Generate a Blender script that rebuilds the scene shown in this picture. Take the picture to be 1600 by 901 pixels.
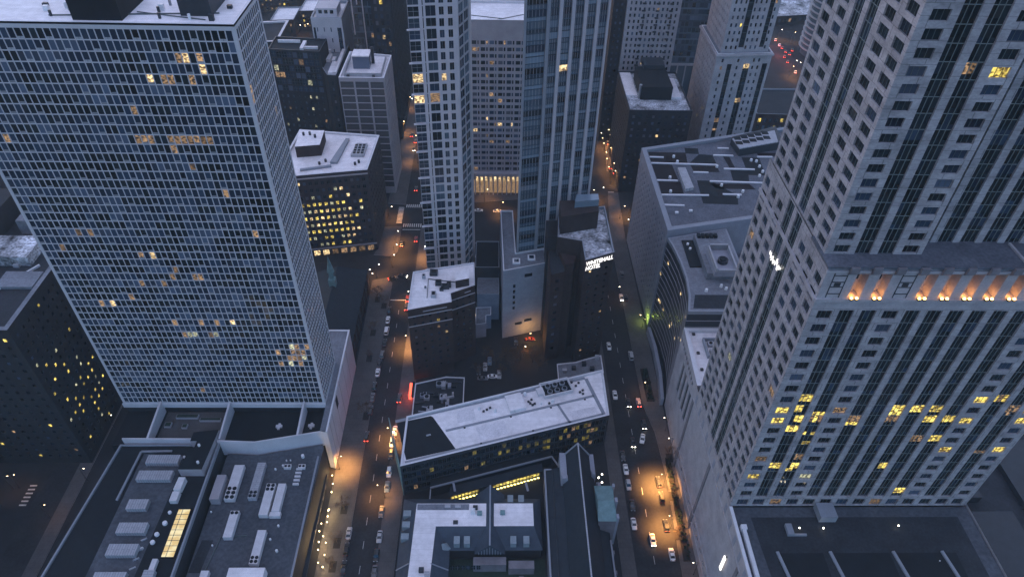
import bpy, math, random
from mathutils import Matrix, Vector
random.seed(7)
C = bpy.context.scene
for o in list(bpy.data.objects): bpy.data.objects.remove(o)
COL = C.collection
R_ = math.radians

# ------------------------------------------------------------------ camera, sky, sun, exposure
F, CX, CY, H = 1102.0, 800.0, 450.5, 230.0
def _n(v): return Vector(v).normalized()
_Y = _n((777-CX, -530-CY, F)); _D = Vector((765-CX, 1690-CY, F)); _D = (_D-_Y*_D.dot(_Y)).normalized()
_X = _D.cross(_Y)
if _X.x < 0: _X = -_X
RW = Matrix((_X, _Y, -_D))                      # camera -> world
def P(u, v, z=0.0):
    """surveyed point: where the sight line meets the level z"""
    d = RW @ Vector((u-CX, v-CY, F)); t = (z-H)/d.z
    return (d.x*t, d.y*t)
RT = RW.transposed()
def proj(x, y, z):
    c = RT @ Vector((x, y, z-H))
    return (CX+F*c.x/c.z, CY+F*c.y/c.z) if c.z > 1 else (-9999, -9999)
cam = bpy.data.cameras.new('camera'); co = bpy.data.objects.new('camera', cam); COL.objects.link(co)
cam.sensor_width = 36; cam.lens = 36*F/1600; cam.clip_end = 8000; cam.clip_start = 1
m3 = Matrix((RW @ Vector((1,0,0)), RW @ Vector((0,-1,0)), RW @ Vector((0,0,-1)))).transposed()
co.matrix_world = Matrix.Translation((0, 0, H)) @ m3.to_4x4()
C.camera = co
w = bpy.data.worlds.new('World'); C.world = w; w.use_nodes = True
nt = w.node_tree; bg = nt.nodes['Background']
sky = nt.nodes.new('ShaderNodeTexSky'); sky.sky_type = 'NISHITA'; sky.sun_disc = False
sky.sun_elevation = R_(2.0); sky.sun_rotation = R_(-20); sky.air_density = 1.0; sky.dust_density = 0.6; sky.ozone_density = 3.5
nt.links.new(sky.outputs[0], bg.inputs[0]); bg.inputs[1].default_value = 0.15
sl = bpy.data.lights.new('sun', 'SUN'); so = bpy.data.objects.new('sun', sl); COL.objects.link(so)
sl.energy = 0.26; sl.angle = R_(150); sl.color = (1.0, 0.85, 0.88)
so.rotation_euler = (R_(-20), R_(-12), 0)
C.view_settings.view_transform = 'Standard'; C.view_settings.look = 'None'; C.view_settings.gamma = 1
C.view_settings.use_curve_mapping = False; C.view_settings.exposure = 2.68
LS, ES = 0.06, 0.29                             # street lamp power, glow of lit things
C.render.engine = 'CYCLES'
C.cycles.use_denoising = True
C.cycles.max_bounces = 5; C.cycles.diffuse_bounces = 3; C.cycles.glossy_bounces = 3
C.cycles.sample_clamp_indirect = 4; C.cycles.caustics_reflective = False; C.cycles.caustics_refractive = False

# ------------------------------------------------------------------ materials
MATS = {}
def mat(name, col, rough=0.8, var=0.0, scale=0.3, spec=0.22, emit=None, es=1.0, seams=None, stretch=None, metal=0.0, var2=0.0, wall=False):
    if name in MATS: return MATS[name]
    m = bpy.data.materials.new(name); m.use_nodes = True; t = m.node_tree; b = t.nodes['Principled BSDF']
    b.inputs['Base Color'].default_value = (*col, 1); b.inputs['Roughness'].default_value = rough
    b.inputs['Specular IOR Level'].default_value = spec; b.inputs['Metallic'].default_value = metal
    src = None
    N = t.nodes.new
    if var or var2 or seams:
        tc = N('ShaderNodeTexCoord'); mp = N('ShaderNodeMapping'); t.links.new(tc.outputs['Object'], mp.inputs[0])
        if stretch: mp.inputs['Scale'].default_value = stretch
    if var or var2:
        nz = N('ShaderNodeTexNoise'); nz.inputs['Scale'].default_value = scale; nz.inputs['Detail'].default_value = 6; nz.inputs['Roughness'].default_value = 0.65
        t.links.new(mp.outputs[0], nz.inputs['Vector'])
        cr = N('ShaderNodeMapRange'); cr.inputs[1].default_value = 0.3; cr.inputs[2].default_value = 0.7
        cr.inputs[3].default_value = 1-var; cr.inputs[4].default_value = 1+var*0.35
        t.links.new(nz.outputs[0], cr.inputs[0]); src = cr.outputs[0]
        if var2:
            n2 = N('ShaderNodeTexNoise'); n2.inputs['Scale'].default_value = scale*9; n2.inputs['Detail'].default_value = 3
            t.links.new(mp.outputs[0], n2.inputs['Vector'])
            c2 = N('ShaderNodeMapRange'); c2.inputs[1].default_value = 0.35; c2.inputs[2].default_value = 0.65
            c2.inputs[3].default_value = 1-var2; c2.inputs[4].default_value = 1+var2*0.3
            t.links.new(n2.outputs[0], c2.inputs[0])
            mu = N('ShaderNodeMath'); mu.operation = 'MULTIPLY'; t.links.new(src, mu.inputs[0]); t.links.new(c2.outputs[0], mu.inputs[1]); src = mu.outputs[0]
    if seams:
        br = N('ShaderNodeTexBrick'); br.inputs['Scale'].default_value = 1; br.inputs['Brick Width'].default_value = seams[0]; br.inputs['Row Height'].default_value = seams[1]
        br.inputs['Mortar Size'].default_value = seams[2]; br.inputs['Color1'].default_value = (1,1,1,1); br.inputs['Color2'].default_value = (.93,.93,.93,1)
        k = seams[3]; br.inputs['Mortar'].default_value = (k,k,k,1)
        if wall:
            sp = N('ShaderNodeSeparateXYZ'); t.links.new(mp.outputs[0], sp.inputs[0]); ad = N('ShaderNodeMath'); t.links.new(sp.outputs[0], ad.inputs[0]); t.links.new(sp.outputs[1], ad.inputs[1])
            cb = N('ShaderNodeCombineXYZ'); t.links.new(ad.outputs[0], cb.inputs[0]); t.links.new(sp.outputs[2], cb.inputs[1]); t.links.new(cb.outputs[0], br.inputs['Vector'])
        else: t.links.new(mp.outputs[0], br.inputs['Vector'])
        if src:
            mu = N('ShaderNodeMath'); mu.operation = 'MULTIPLY'; t.links.new(src, mu.inputs[0]); t.links.new(br.outputs[0], mu.inputs[1]); src = mu.outputs[0]
        else: src = br.outputs[0]
    if src:
        vm = N('ShaderNodeVectorMath'); vm.operation = 'SCALE'; vm.inputs[0].default_value = col
        t.links.new(src, vm.inputs['Scale']); t.links.new(vm.outputs[0], b.inputs['Base Color'])
    if emit:
        b.inputs['Emission Color'].default_value = (*emit, 1); b.inputs['Emission Strength'].default_value = es*ES
    MATS[name] = m; return m
def pane_random(t):
    N = t.nodes.new
    ge = N('ShaderNodeNewGeometry'); oi = N('ShaderNodeObjectInfo'); a = N('ShaderNodeMath'); a.operation = 'ADD'
    t.links.new(ge.outputs['Random Per Island'], a.inputs[0]); t.links.new(oi.outputs['Random'], a.inputs[1])
    f = N('ShaderNodeMath'); f.operation = 'FRACT'; t.links.new(a.outputs[0], f.inputs[0]); return f.outputs[0], ge
def glass(name, col, rough, lo=.4, hi=1.7):
    m = mat(name, col, rough, spec=.6); t = m.node_tree; b = t.nodes['Principled BSDF']; N = t.nodes.new
    r, ge = pane_random(t); mr = N('ShaderNodeMapRange'); mr.inputs[3].default_value = lo; mr.inputs[4].default_value = hi; t.links.new(r, mr.inputs[0])
    vm = N('ShaderNodeVectorMath'); vm.operation = 'SCALE'; vm.inputs[0].default_value = col; t.links.new(mr.outputs[0], vm.inputs['Scale']); t.links.new(vm.outputs[0], b.inputs['Base Color'])
    wn = N('ShaderNodeTexWhiteNoise'); wn.noise_dimensions = '1D'; t.links.new(r, wn.inputs['W'])
    s1 = N('ShaderNodeVectorMath'); s1.operation = 'SUBTRACT'; s1.inputs[1].default_value = (.5,.5,.5); t.links.new(wn.outputs['Color'], s1.inputs[0])
    s2 = N('ShaderNodeVectorMath'); s2.operation = 'SCALE'; s2.inputs['Scale'].default_value = .10; t.links.new(s1.outputs[0], s2.inputs[0])
    ad = N('ShaderNodeVectorMath'); t.links.new(ge.outputs['Normal'], ad.inputs[0]); t.links.new(s2.outputs[0], ad.inputs[1]); nn = N('ShaderNodeVectorMath'); nn.operation = 'NORMALIZE'; t.links.new(ad.outputs[0], nn.inputs[0]); t.links.new(nn.outputs[0], b.inputs['Normal'])
    return m
def lit_mat(name, c1, c2, es, sc=0.9):
    m = mat(name, (.02,.02,.02), 0.3); t = m.node_tree; b = t.nodes['Principled BSDF']; N = t.nodes.new
    rnd, ge = pane_random(t); rm = N('ShaderNodeMapRange'); rm.inputs[3].default_value = .4*es*ES; rm.inputs[4].default_value = 1.25*es*ES; t.links.new(rnd, rm.inputs[0])
    nz = N('ShaderNodeTexNoise'); nz.inputs['Scale'].default_value = sc; nz.inputs['Detail'].default_value = 1.0
    ad = N('ShaderNodeVectorMath'); ad.operation = 'MULTIPLY'; ad.inputs[1].default_value = (1,1,1.6)
    t.links.new(ge.outputs['Position'], ad.inputs[0]); t.links.new(ad.outputs[0], nz.inputs['Vector'])
    cr = N('ShaderNodeValToRGB'); e = cr.color_ramp.elements
    e[0].position = 0.40; e[0].color = (*c2, 1); e[1].position = 0.60; e[1].color = (*c1, 1)
    t.links.new(nz.outputs[0], cr.inputs[0]); t.links.new(cr.outputs[0], b.inputs['Emission Color']); t.links.new(rm.outputs[0], b.inputs['Emission Strength'])
    return m
M = dict(
 asphalt=mat('asphalt', (.032,.032,.036), .85, .35, .12, var2=.2),
 ground=mat('ground', (.028,.029,.033), .9, .4, .05),
 walk=mat('sidewalk', (.10,.095,.098), .85, .3, .15, seams=(1.6,1.6,.05,.75)),
 walkd=mat('dull_pavement', (.09,.088,.092), .85, .3, .15),
 kerb=mat('kerb', (.34,.34,.34), .8, .2, .4),
 paint=mat('road_paint', (.60,.60,.58), .7, .4, 1.2),
 frame=mat('white_concrete', (.55,.54,.58), .7, .12, .15),
 stone=mat('pale_stone', (.43,.41,.44), .75, .42, .15, seams=(5.2,4.2,.10,.5), stretch=(1,1,2), var2=.18, wall=True),
 stone_plain=mat('pale_stone_plain', (.42,.40,.43), .75, .28, .2, var2=.1),
 stone_dark=mat('dark_grey_stone', (.20,.19,.21), .8, .3, .3),  # darker grey stone for joints, trim and church walls
 beige=mat('beige_panel', (.36,.34,.37), .75, .15, .2),
 greywall=mat('grey_wall', (.30,.32,.38), .75, .18, .2, seams=(2.4,1.2,.03,.85), wall=True),
 whitewall=mat('white_wall', (.58,.56,.60), .7, .15, .15),
 brick=mat('brown_brick', (.048,.036,.036), .85, .3, .4, var2=.2),
 brickr=mat('red_brown_brick', (.055,.036,.034), .85, .3, .4, var2=.2),
 darkwall=mat('dark_stone', (.030,.031,.036), .85, .3, .3, var2=.2),
 officewall=mat('office_stone', (.060,.054,.060), .85, .3, .3, var2=.2),
 darkmetal=mat('dark_metal', (.035,.04,.048), .45, .2, .4),
 black=mat('black_membrane', (.011,.014,.018), .8, .3, .3),
 roofw=mat('white_roof', (.86,.83,.86), .75, .22, .06, seams=(60,1.9,.07,.84), var2=.10),
 roofs=mat('snowy_roof', (.62,.64,.70), .85, 1.0, .12, var2=.6),
 roofg=mat('grey_roof', (.20,.215,.25), .85, .3, .12, var2=.18),
 roofo=mat('weathered_roof', (.125,.135,.165), .85, .35, .15, var2=.25),
 bayl=mat('bay_lamp', (.9,.6,.3), .5, emit=(1,.50,.14), es=4.5),
 roofm=mat('dull_grey_roof', (.085,.095,.115), .85, .35, .10, var2=.25),
 roofd=mat('dark_roof', (.032,.036,.044), .85, .35, .15, var2=.2),
 roofb=mat('brown_roof', (.016,.012,.014), .85, .3, .2),
 slate=mat('slate', (.022,.030,.040), .7, .25, .4, seams=(.9,.45,.03,.75)),
 slatelt=mat('slate_light', (.055,.072,.098), .7, .25, .4, seams=(1.2,.6,.03,.8)),
 copper=mat('green_copper', (.16,.27,.28), .6, .3, .5),
 coping=mat('coping', (.62,.62,.66), .6, .12, .4),
 copingd=mat('coping_dark', (.25,.27,.31), .6, .12, .4),
 hvac=mat('galvanised_box', (.40,.41,.45), .55, .18, .5, seams=(50,.8,.08,.6)),
 hvacw=mat('white_box', (.60,.59,.62), .55, .15, .5),
 vent=mat('vent_metal', (.75,.75,.78), .45, .1, .6),
 g0=glass('glass_dark', (.010,.016,.020), .12),
 g1=glass('glass_blue', (.022,.036,.060), .10),
 g2=glass('glass_blind', (.060,.080,.120), .25),
 g3=mat('glass_curtain', (.10,.10,.12), .4),
 gt=glass('glass_teal', (.060,.088,.118), .12),
 gt2=glass('glass_teal_light', (.12,.165,.21), .15),
 mull=mat('mullion', (.34,.36,.39), .5),
 mullm=mat('mullion_mid', (.17,.20,.20), .5),
 mulld=mat('mullion_dark', (.085,.105,.11), .5),
 rubber=mat('tyre_rubber', (.012,.012,.013), .8),
 rim=mat('wheel_rim', (.3,.3,.32), .4, metal=.8),
 carglass=mat('car_glass', (.008,.01,.014), .08, spec=.8),
 bark=mat('bark', (.085,.06,.045), .9, .3, 2),
 twig=mat('twig', (.10,.068,.045), .9),
 hedge=mat('evergreen', (.03,.05,.035), .9, .4, 2),
 soil=mat('soil', (.03,.026,.024), .95, .3, 1),
 pole=mat('lamp_pole', (.03,.033,.036), .5),
 lamp=mat('lamp_glow', (.8,.7,.5), .5, emit=(1,.68,.34), es=12),
 lampw=mat('lamp_white', (.8,.8,.8), .5, emit=(1,.86,.62), es=16),
 head=mat('headlight_glow', (.9,.9,.9), .3, emit=(1,.90,.70), es=16),
 headoff=mat('headlight_clear', (.55,.57,.6), .2),
 tail=mat('taillight_glow', (.5,.02,.02), .3, emit=(1,.06,.03), es=7),
 tailoff=mat('taillight_red', (.20,.01,.01), .3),
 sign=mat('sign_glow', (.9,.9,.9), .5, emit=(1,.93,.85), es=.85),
 redneon=mat('red_glow', (.9,.1,.05), .5, emit=(1,.10,.05), es=1.5),
 skyl=lit_mat('skylight_glow', (1,.86,.50), (.80,.58,.25), .5, .35),
 lita=lit_mat('window_lit_yellow', (1,.76,.16), (.10,.06,.012), .95, 1.1),
 litb=lit_mat('window_lit_warm', (1,.72,.36), (.10,.06,.03), 1.0, 1.1),
 litc=lit_mat('window_lit_dim', (.50,.30,.15), (.02,.018,.018), .55, 1.5),
 litp=lit_mat('window_lit_pale', (.80,.78,.50), (.05,.06,.05), .6, 1.5),
)

# ------------------------------------------------------------------ mesh helpers
class MB:
    def __init__(s): s.v = []; s.f = []; s.m = []
    def quad(s, a, b, c, d, m=0):
        i = len(s.v); s.v += [a,b,c,d]; s.f.append((i,i+1,i+2,i+3)); s.m.append(m)
    def tri(s, a, b, c, m=0):
        i = len(s.v); s.v += [a,b,c]; s.f.append((i,i+1,i+2)); s.m.append(m)
    def ngon(s, pts, m=0):
        i = len(s.v); s.v += list(pts); s.f.append(tuple(range(i, i+len(pts)))); s.m.append(m)
    def hexa(s, p, m=0, bottom=True):
        i = len(s.v); s.v += p
        fs = [(4,5,6,7),(0,1,5,4),(1,2,6,5),(2,3,7,6),(3,0,4,7)]
        if bottom: fs.append((3,2,1,0))
        for f in fs: s.f.append(tuple(i+k for k in f)); s.m.append(m)
    def box(s, x0, x1, y0, y1, z0, z1, m=0, rot=0, c=None):
        p = [(x0,y0,z0),(x1,y0,z0),(x1,y1,z0),(x0,y1,z0),(x0,y0,z1),(x1,y0,z1),(x1,y1,z1),(x0,y1,z1)]
        if rot:
            cx, cy = c or ((x0+x1)/2, (y0+y1)/2); ca, sa = math.cos(rot), math.sin(rot)
            p = [(cx+(x-cx)*ca-(y-cy)*sa, cy+(x-cx)*sa+(y-cy)*ca, z) for x,y,z in p]
        s.hexa(p, m)
    def prism(s, poly, z0, z1, m=0, mt=None):
        n = len(poly); i = len(s.v)
        s.v += [(x,y,z0) for x,y in poly]+[(x,y,z1) for x,y in poly]
        for k in range(n):
            j = (k+1) % n; s.f.append((i+k,i+j,i+n+j,i+n+k)); s.m.append(m)
        s.f.append(tuple(range(i+n, i+2*n))); s.m.append(m if mt is None else mt)
        s.f.append(tuple(range(i+n-1, i-1, -1))); s.m.append(m)
    def bar(s, a, b, w, h=None, m=0):
        """box between two points"""
        a = Vector(a); b = Vector(b); d = b-a
        if d.length < 1e-6: return
        d.normalize(); up = Vector((0,0,1)) if abs(d.z) < .9 else Vector((1,0,0))
        x = d.cross(up).normalized()*(w/2); y = x.cross(d).normalized()*((h or w)/2)
        p = [a-x-y, a+x-y, a+x+y, a-x+y, b-x-y, b+x-y, b+x+y, b-x+y]
        i = len(s.v); s.v += [tuple(q) for q in p]
        for f in [(3,2,1,0),(4,5,6,7),(0,1,5,4),(1,2,6,5),(2,3,7,6),(3,0,4,7)]: s.f.append(tuple(i+k for k in f)); s.m.append(m)
    def tube(s, a, b, r0, r1, n=8, m=0, cap=True):
        a = Vector(a); b = Vector(b); d = (b-a)
        if d.length < 1e-6: return
        d.normalize(); up = Vector((0,0,1)) if abs(d.z) < .9 else Vector((1,0,0))
        x = d.cross(up).normalized(); y = d.cross(x).normalized(); i = len(s.v)
        for c_, r in ((a,r0),(b,r1)):
            for k in range(n):
                t = 2*math.pi*k/n; s.v.append(tuple(c_+x*(r*math.cos(t))+y*(r*math.sin(t))))
        for k in range(n):
            j = (k+1) % n; s.f.append((i+k,i+n+k,i+n+j,i+j)); s.m.append(m)
        if cap:
            s.f.append(tuple(range(i+n, i+2*n))); s.m.append(m); s.f.append(tuple(range(i+n-1, i-1, -1))); s.m.append(m)
    def ball(s, c, r, m=0, n=8, k=5):
        i = len(s.v); c = Vector(c)
        for a in range(k+1):
            t = math.pi*a/k
            for b in range(n):
                p = 2*math.pi*b/n; s.v.append((c.x+r*math.sin(t)*math.cos(p), c.y+r*math.sin(t)*math.sin(p), c.z-r*math.cos(t)))
        for a in range(k):
            for b in range(n):
                j = (b+1) % n; s.f.append((i+a*n+b, i+a*n+j, i+(a+1)*n+j, i+(a+1)*n+b)); s.m.append(m)
    def mesh(s, name, mats, org=(0,0,0)):
        me = bpy.data.meshes.new(name)
        me.from_pydata([(x-org[0], y-org[1], z-org[2]) for x,y,z in s.v], [], s.f)
        for q in (mats if isinstance(mats, (list,tuple)) else [mats]): me.materials.append(q)
        me.polygons.foreach_set('material_index', s.m); me.update(); return me
    def build(s, name, mats, parent=None, kind=None):
        org = (0,0,0)
        q = parent
        while q is not None: org = tuple(a+b for a,b in zip(org, q.location)); q = q.parent
        return link(name, s.mesh(name, mats, org), parent, kind=kind)
def link(name, me, parent=None, loc=(0,0,0), rz=0, kind=None):
    o = bpy.data.objects.new(name, me); COL.objects.link(o); o.parent = parent; o.location = loc
    if rz: o.rotation_euler = (0,0,rz)
    if kind: o['kind'] = kind
    return o
def thing(name, label, cat, loc, group=None, rz=0):
    o = bpy.data.objects.new(name, None); COL.objects.link(o); o.location = loc; o.empty_display_size = .5
    if rz: o.rotation_euler = (0,0,rz)
    return tag(o, label, cat, group)
def tag(o, label, cat, group=None):
    o['label'] = label; o['category'] = cat
    if group: o['group'] = group
    return o
def struct(name, mb, m): 
    return mb.build(name, m, None, 'structure')
def copy_tree(o, parent=None):
    c = o.copy(); COL.objects.link(c); c.parent = parent
    for ch in list(o.children): copy_tree(ch, c)
    return c
def inset(poly, d):
    n = len(poly); out = []
    for i in range(n):
        a, b, c = Vector(poly[i-1]), Vector(poly[i]), Vector(poly[(i+1) % n])
        e1 = (b-a).normalized(); e2 = (c-b).normalized()
        n1 = Vector((-e1.y, e1.x)); n2 = Vector((-e2.y, e2.x))
        k = n1+n2; k = k/max(.2, k.dot(n1)) if k.length > 1e-6 else n1
        out.append((b.x+k.x*d, b.y+k.y*d))
    return out
def ccw(poly):
    a = sum(poly[i-1][0]*poly[i][1]-poly[i][0]*poly[i-1][1] for i in range(len(poly)))
    return list(poly) if a > 0 else list(poly)[::-1]

# ------------------------------------------------------------------ facades
PANES = {}
def pane_mesh(w, h, m, nm=0, nh=0, fm=None, gr=None, bw=.10):
    """one window: glass pane, thin frame bars, optional pale grille panel at its foot"""
    k = (round(w,2), round(h,2), m.name, nm, nh, fm.name if fm else '', gr.name if gr else '', bw)
    if k in PANES: return PANES[k]
    b = MB(); x0, x1 = -w/2, w/2
    b.quad((x0,0,-h/2),(x1,0,-h/2),(x1,0,h/2),(x0,0,h/2), 0)
    mats = [m]
    if fm:
        mats.append(fm)
        for i in range(1, nm+1):
            x = x0+w*i/(nm+1); b.box(x-bw/2, x+bw/2, -.07, 0, -h/2, h/2, 1)
        for i in range(1, nh+1):
            z = -h/2+h*i/(nh+1); b.box(x0, x1, -.05, 0, z-bw/2, z+bw/2, 1)
    if gr:
        mats.append(gr)
        if not fm: mats.insert(1, gr)
        b.box(x0, x1, -.08, 0, -h/2, -h/2+h*.2, 2)
    PANES[k] = b.mesh('window', mats); return PANES[k]
class Facades:
    """collects the walls and windows of one building"""
    def __init__(s, root): s.root = root; s.wall = MB(); s.win = []; s.strips = []
    def face(s, A, B, z0, z1, holes=(), strips=(), rec=.3, style=None):
        """holes: (u0,u1,za,zb); strips: same, glazed full height with floors"""
        A = Vector(A); B = Vector(B); d = (B-A); Ln = d.length; d.normalize(); nrm = Vector((d.y, -d.x))
        def pt(u, z, dep=0): return (A.x+d.x*u-nrm.x*dep, A.y+d.y*u-nrm.y*dep, z)
        allh = list(holes)+[q[:4] for q in strips]
        r = lambda a: round(a, 4)
        us = sorted({0.0, r(Ln)} | {r(h[0]) for h in allh} | {r(h[1]) for h in allh}); zs = sorted({r(z0), r(z1)} | {r(h[2]) for h in allh} | {r(h[3]) for h in allh})
        iu = {a:i for i,a in enumerate(us)}; iz = {a:i for i,a in enumerate(zs)}
        solid = [[True]*(len(us)-1) for _ in range(len(zs)-1)]
        for h in allh:
            for j in range(iz[r(h[2])], iz[r(h[3])]):
                row = solid[j]
                for i in range(iu[r(h[0])], iu[r(h[1])]): row[i] = False
        for j, row in enumerate(solid):
            i = 0
            while i < len(row):
                if row[i]:
                    k = i
                    while k < len(row) and row[k]: k += 1
                    s.wall.quad(pt(us[i],zs[j]), pt(us[k],zs[j]), pt(us[k],zs[j+1]), pt(us[i],zs[j+1])); i = k
                else: i += 1
        for h in allh:
            u0,u1,a,b = h[:4]
            s.wall.quad(pt(u0,a), pt(u0,a,rec), pt(u0,b,rec), pt(u0,b)); s.wall.quad(pt(u1,a,rec), pt(u1,a), pt(u1,b), pt(u1,b,rec))
            s.wall.quad(pt(u0,a), pt(u1,a), pt(u1,a,rec), pt(u0,a,rec)); s.wall.quad(pt(u0,b,rec), pt(u1,b,rec), pt(u1,b), pt(u0,b))
        ang = math.atan2(d.y, d.x)
        for h in holes:
            u0,u1,a,b = h[:4]; c = pt((u0+u1)/2, (a+b)/2, rec)
            q = [proj(*pt(u,z)) for u,z in ((u0,a),(u1,a),(u1,b),(u0,b))]
            ar = -.5*sum(q[i-1][0]*q[i][1]-q[i][0]*q[i-1][1] for i in range(4))
            m_ = proj(*c); 
            if not (-5 < m_[0] < 1605 and -5 < m_[1] < 906): ar = -1
            st = h[4] if len(h) > 4 else style(((u0+u1)/2)/Ln, (a+b)/2)
            s.win.append((ar, c, ang, u1-u0, b-a, st))
        for q in strips:
            u0,u1,a,b = q[:4]; fl, nm, sty = q[4], q[5], q[6]
            g = MB(); mats = []; n = max(1, round((b-a)/fl)); hh = (b-a)/n
            row = {}
            for i in range(n):
                for jj in range(nm+1):
                    ua = u0+(u1-u0)*jj/(nm+1); ub = u0+(u1-u0)*(jj+1)/(nm+1)
                    for za, zb, w_ in ((a+i*hh, a+(i+.32)*hh, 0), (a+(i+.32)*hh, a+(i+1)*hh, 1)):
                        if jj == 0: row[w_] = sty((ua+ub)/2/Ln, (za+zb)/2, w_)
                        m = row[w_] if random.random() < .78 else random.choice([M['g0'],M['g0'],M['g1'],M['litc'] if row[w_].name.startswith('window') else M['g0']])
                        if m not in mats: mats.append(m)
                        g.quad(pt(ua,za,rec), pt(ub,za,rec), pt(ub,zb,rec), pt(ua,zb,rec), mats.index(m))
            fm = q[7]; mats.append(fm); k = len(mats)-1
            for jj in range(1, nm+1):
                ua = u0+(u1-u0)*jj/(nm+1); g.bar(pt(ua,a,rec-.05), pt(ua,b,rec-.05), .14, .1, k)
            for i in range(1, n):
                g.bar(pt(u0,a+i*hh,rec-.05), pt(u1,a+i*hh,rec-.05), .10, .13, k)
            s.strips.append((g, mats))
    def finish(s, wallm, name='wall'):
        s.wall.build(name, wallm, s.root)
        for g, mats in s.strips: g.build('window_strip', mats, s.root)
        s.win.sort(key=lambda q: -q[0])
        ox, oy, oz = s.root.location
        for ar, c, ang, w_, h_, st in s.win[:100]:
            if ar < 0: break
            link('window', pane_mesh(w_, h_, *st), s.root, (c[0]-ox, c[1]-oy, c[2]-oz), ang)
            s.n = 1
        rest = [q for i, q in enumerate(s.win) if i >= 100 or q[0] < 0]
        if rest:
            b = MB(); mats = []
            for ar, c, ang, w_, h_, st in rest:
                me = pane_mesh(w_, h_, *st); ca, sa = math.cos(ang), math.sin(ang)
                lk = []
                for q in me.materials:
                    if q not in mats: mats.append(q)
                    lk.append(mats.index(q))
                i = len(b.v)
                b.v += [(c[0]+v.co.x*ca-v.co.y*sa, c[1]+v.co.x*sa+v.co.y*ca, c[2]+v.co.z) for v in me.vertices]
                for p in me.polygons: b.f.append(tuple(i+k for k in p.vertices)); b.m.append(lk[p.material_index])
            b.build('window', mats, s.root, 'stuff')
def grid(Ln, z0, z1, nu, nz, fw, fh, mu=0.0, mz0=0.0, mz1=0.0, sill=.5):
    out = []; pu = (Ln-2*mu)/nu; pz = (z1-z0-mz0-mz1)/nz
    for i in range(nu):
        for j in range(nz):
            uc = mu+(i+.5)*pu; zc = z0+mz0+(j+sill)*pz
            out.append((uc-pu*fw/2, uc+pu*fw/2, zc-pz*fh/2, zc+pz*fh/2))
    return out
def sty(p, nm=0, nh=0, fm=None, weights=(5,3,1.5,.5), litm=None, bw=.10):
    """window style chooser: lit with probability p (number or function of u,z)"""
    gl = [M['g0'], M['g1'], M['g2'], M['g3']]; lm = litm or [M['litb'], M['litc'], M['lita']]
    def f(u, z):
        q = p(u, z) if callable(p) else p
        m = random.choice(lm) if random.random() < q else random.choices(gl, weights)[0]
        return (m, nm, nh, fm, None, bw)
    return f
def building(name, label, poly, z0, z1, wallm, roofm, faces=None, par=(1.0,.5), copm='coping', cat='building', group=None):
    """poly counter-clockwise ground outline; faces: {edge index: dict(...) or callable}"""
    poly = ccw(poly); cx = sum(p[0] for p in poly)/len(poly); cy = sum(p[1] for p in poly)/len(poly)
    t = thing(name, label, cat, (cx, cy, z0), group)
    f = Facades(t); n = len(poly)
    for i in range(n):
        A, B = poly[i], poly[(i+1) % n]; sp = (faces or {}).get(i)
        if sp is None: f.face(A, B, z0, z1)
        else:
            Ln = (Vector(B)-Vector(A)).length
            f.face(A, B, z0, z1, sp['holes'](Ln) if 'holes' in sp else (), sp['strips'](Ln) if 'strips' in sp else (), sp.get('rec', .3), sp.get('style'))
    f.finish(M[wallm])
    rz = z1-par[0]; ins = inset(poly, par[1])
    r = MB(); r.ngon([(x,y,rz) for x,y in ins]); ro = r.build('roof', M[roofm], t)
    c = MB()
    for i in range(n):
        j = (i+1) % n
        a, b, p, q = poly[i], poly[j], ins[j], ins[i]
        c.quad((*a,z1),(*b,z1),(*p,z1),(*q,z1)); c.quad((*q,z1),(*p,z1),(*p,rz),(*q,rz))
    c.build('parapet', M[copm], t)
    return t, ro, rz

# ------------------------------------------------------------------ ground, roads, pavements
g = MB(); g.quad((-1500,-300,0),(1500,-300,0),(1500,2600,0),(-1500,2600,0)); struct('ground', g, M['ground'])
def road(name, pts, m='asphalt', z=.004):
    b = MB(); b.ngon([(x,y,z) for x,y in pts]); return struct(name, b, M[m])
road('road', [(-50,20),(-39.5,20),(-39.5,900),(-50,900)])
road('road', [(49,20),(61.5,20),(64.5,125),(65.6,150),(64.8,172),(62,186),(62,300),(64.2,345),(76,430),(98,640),(120,900),(104,900),(84,640),(63,430),(51.5,330),(49,300)])
road('road', [(-130,262),(-50,270),(-50,283),(-60,285),(-130,268)], z=.008)
road('road', [(-260,296),(-39.5,311),(49,328),(330,352),(330,367),(62,345),(-39.5,327),(-260,312)], z=.008)
road('road', [(-166,60),(-156,60),(-156,420),(-166,420)])
road('road', [(225,380),(238,380),(275,640),(262,640)])
def walk(pts, z=.14):
    b = MB(); b.prism(ccw(pts), 0.0, z, 1, 0); return struct('sidewalk', b, [M['walk'], M['kerb']])
walk([(-59.5,20),(-50,20),(-50,262),(-53,266),(-60,264),(-59.5,200)])
walk([(-62,284),(-52,283),(-50,287),(-50,309),(-60,308),(-61,288)])
walk([(-39.5,20),(-33,20),(-33,240),(-31,251),(-31,308),(-39.5,309)])
walk([(-60,330),(-50,329),(-50,800),(-58,800)])
walk([(-39.5,329),(-33,330),(-33,800),(-39.5,800)])
walk([(44,20),(49,20),(49,300),(50,326),(45,325),(44,240)])
walk([(61.5,20),(70.4,20),(70.4,300),(72,343),(66,342),(62.2,300),(62.2,186),(64.9,172),(65.8,150),(64.7,125)])
walk([(68,366),(75,368),(92,520),(110,700),(102,700),(82,520)])
walk([(49,352),(54,352),(63,430),(84,640),(76,640),(55,430)])
walk([(-31,329),(46,340),(46,346),(-31,341)])
walk([(-156,60),(-151,60),(-151,190),(-156,190)])
def marks(name, rects, z=.012):
    b = MB()
    for r in rects: b.ngon([(*p, z) for p in r])
    o = b.build(name, M['paint'], None, 'structure'); return o
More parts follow.
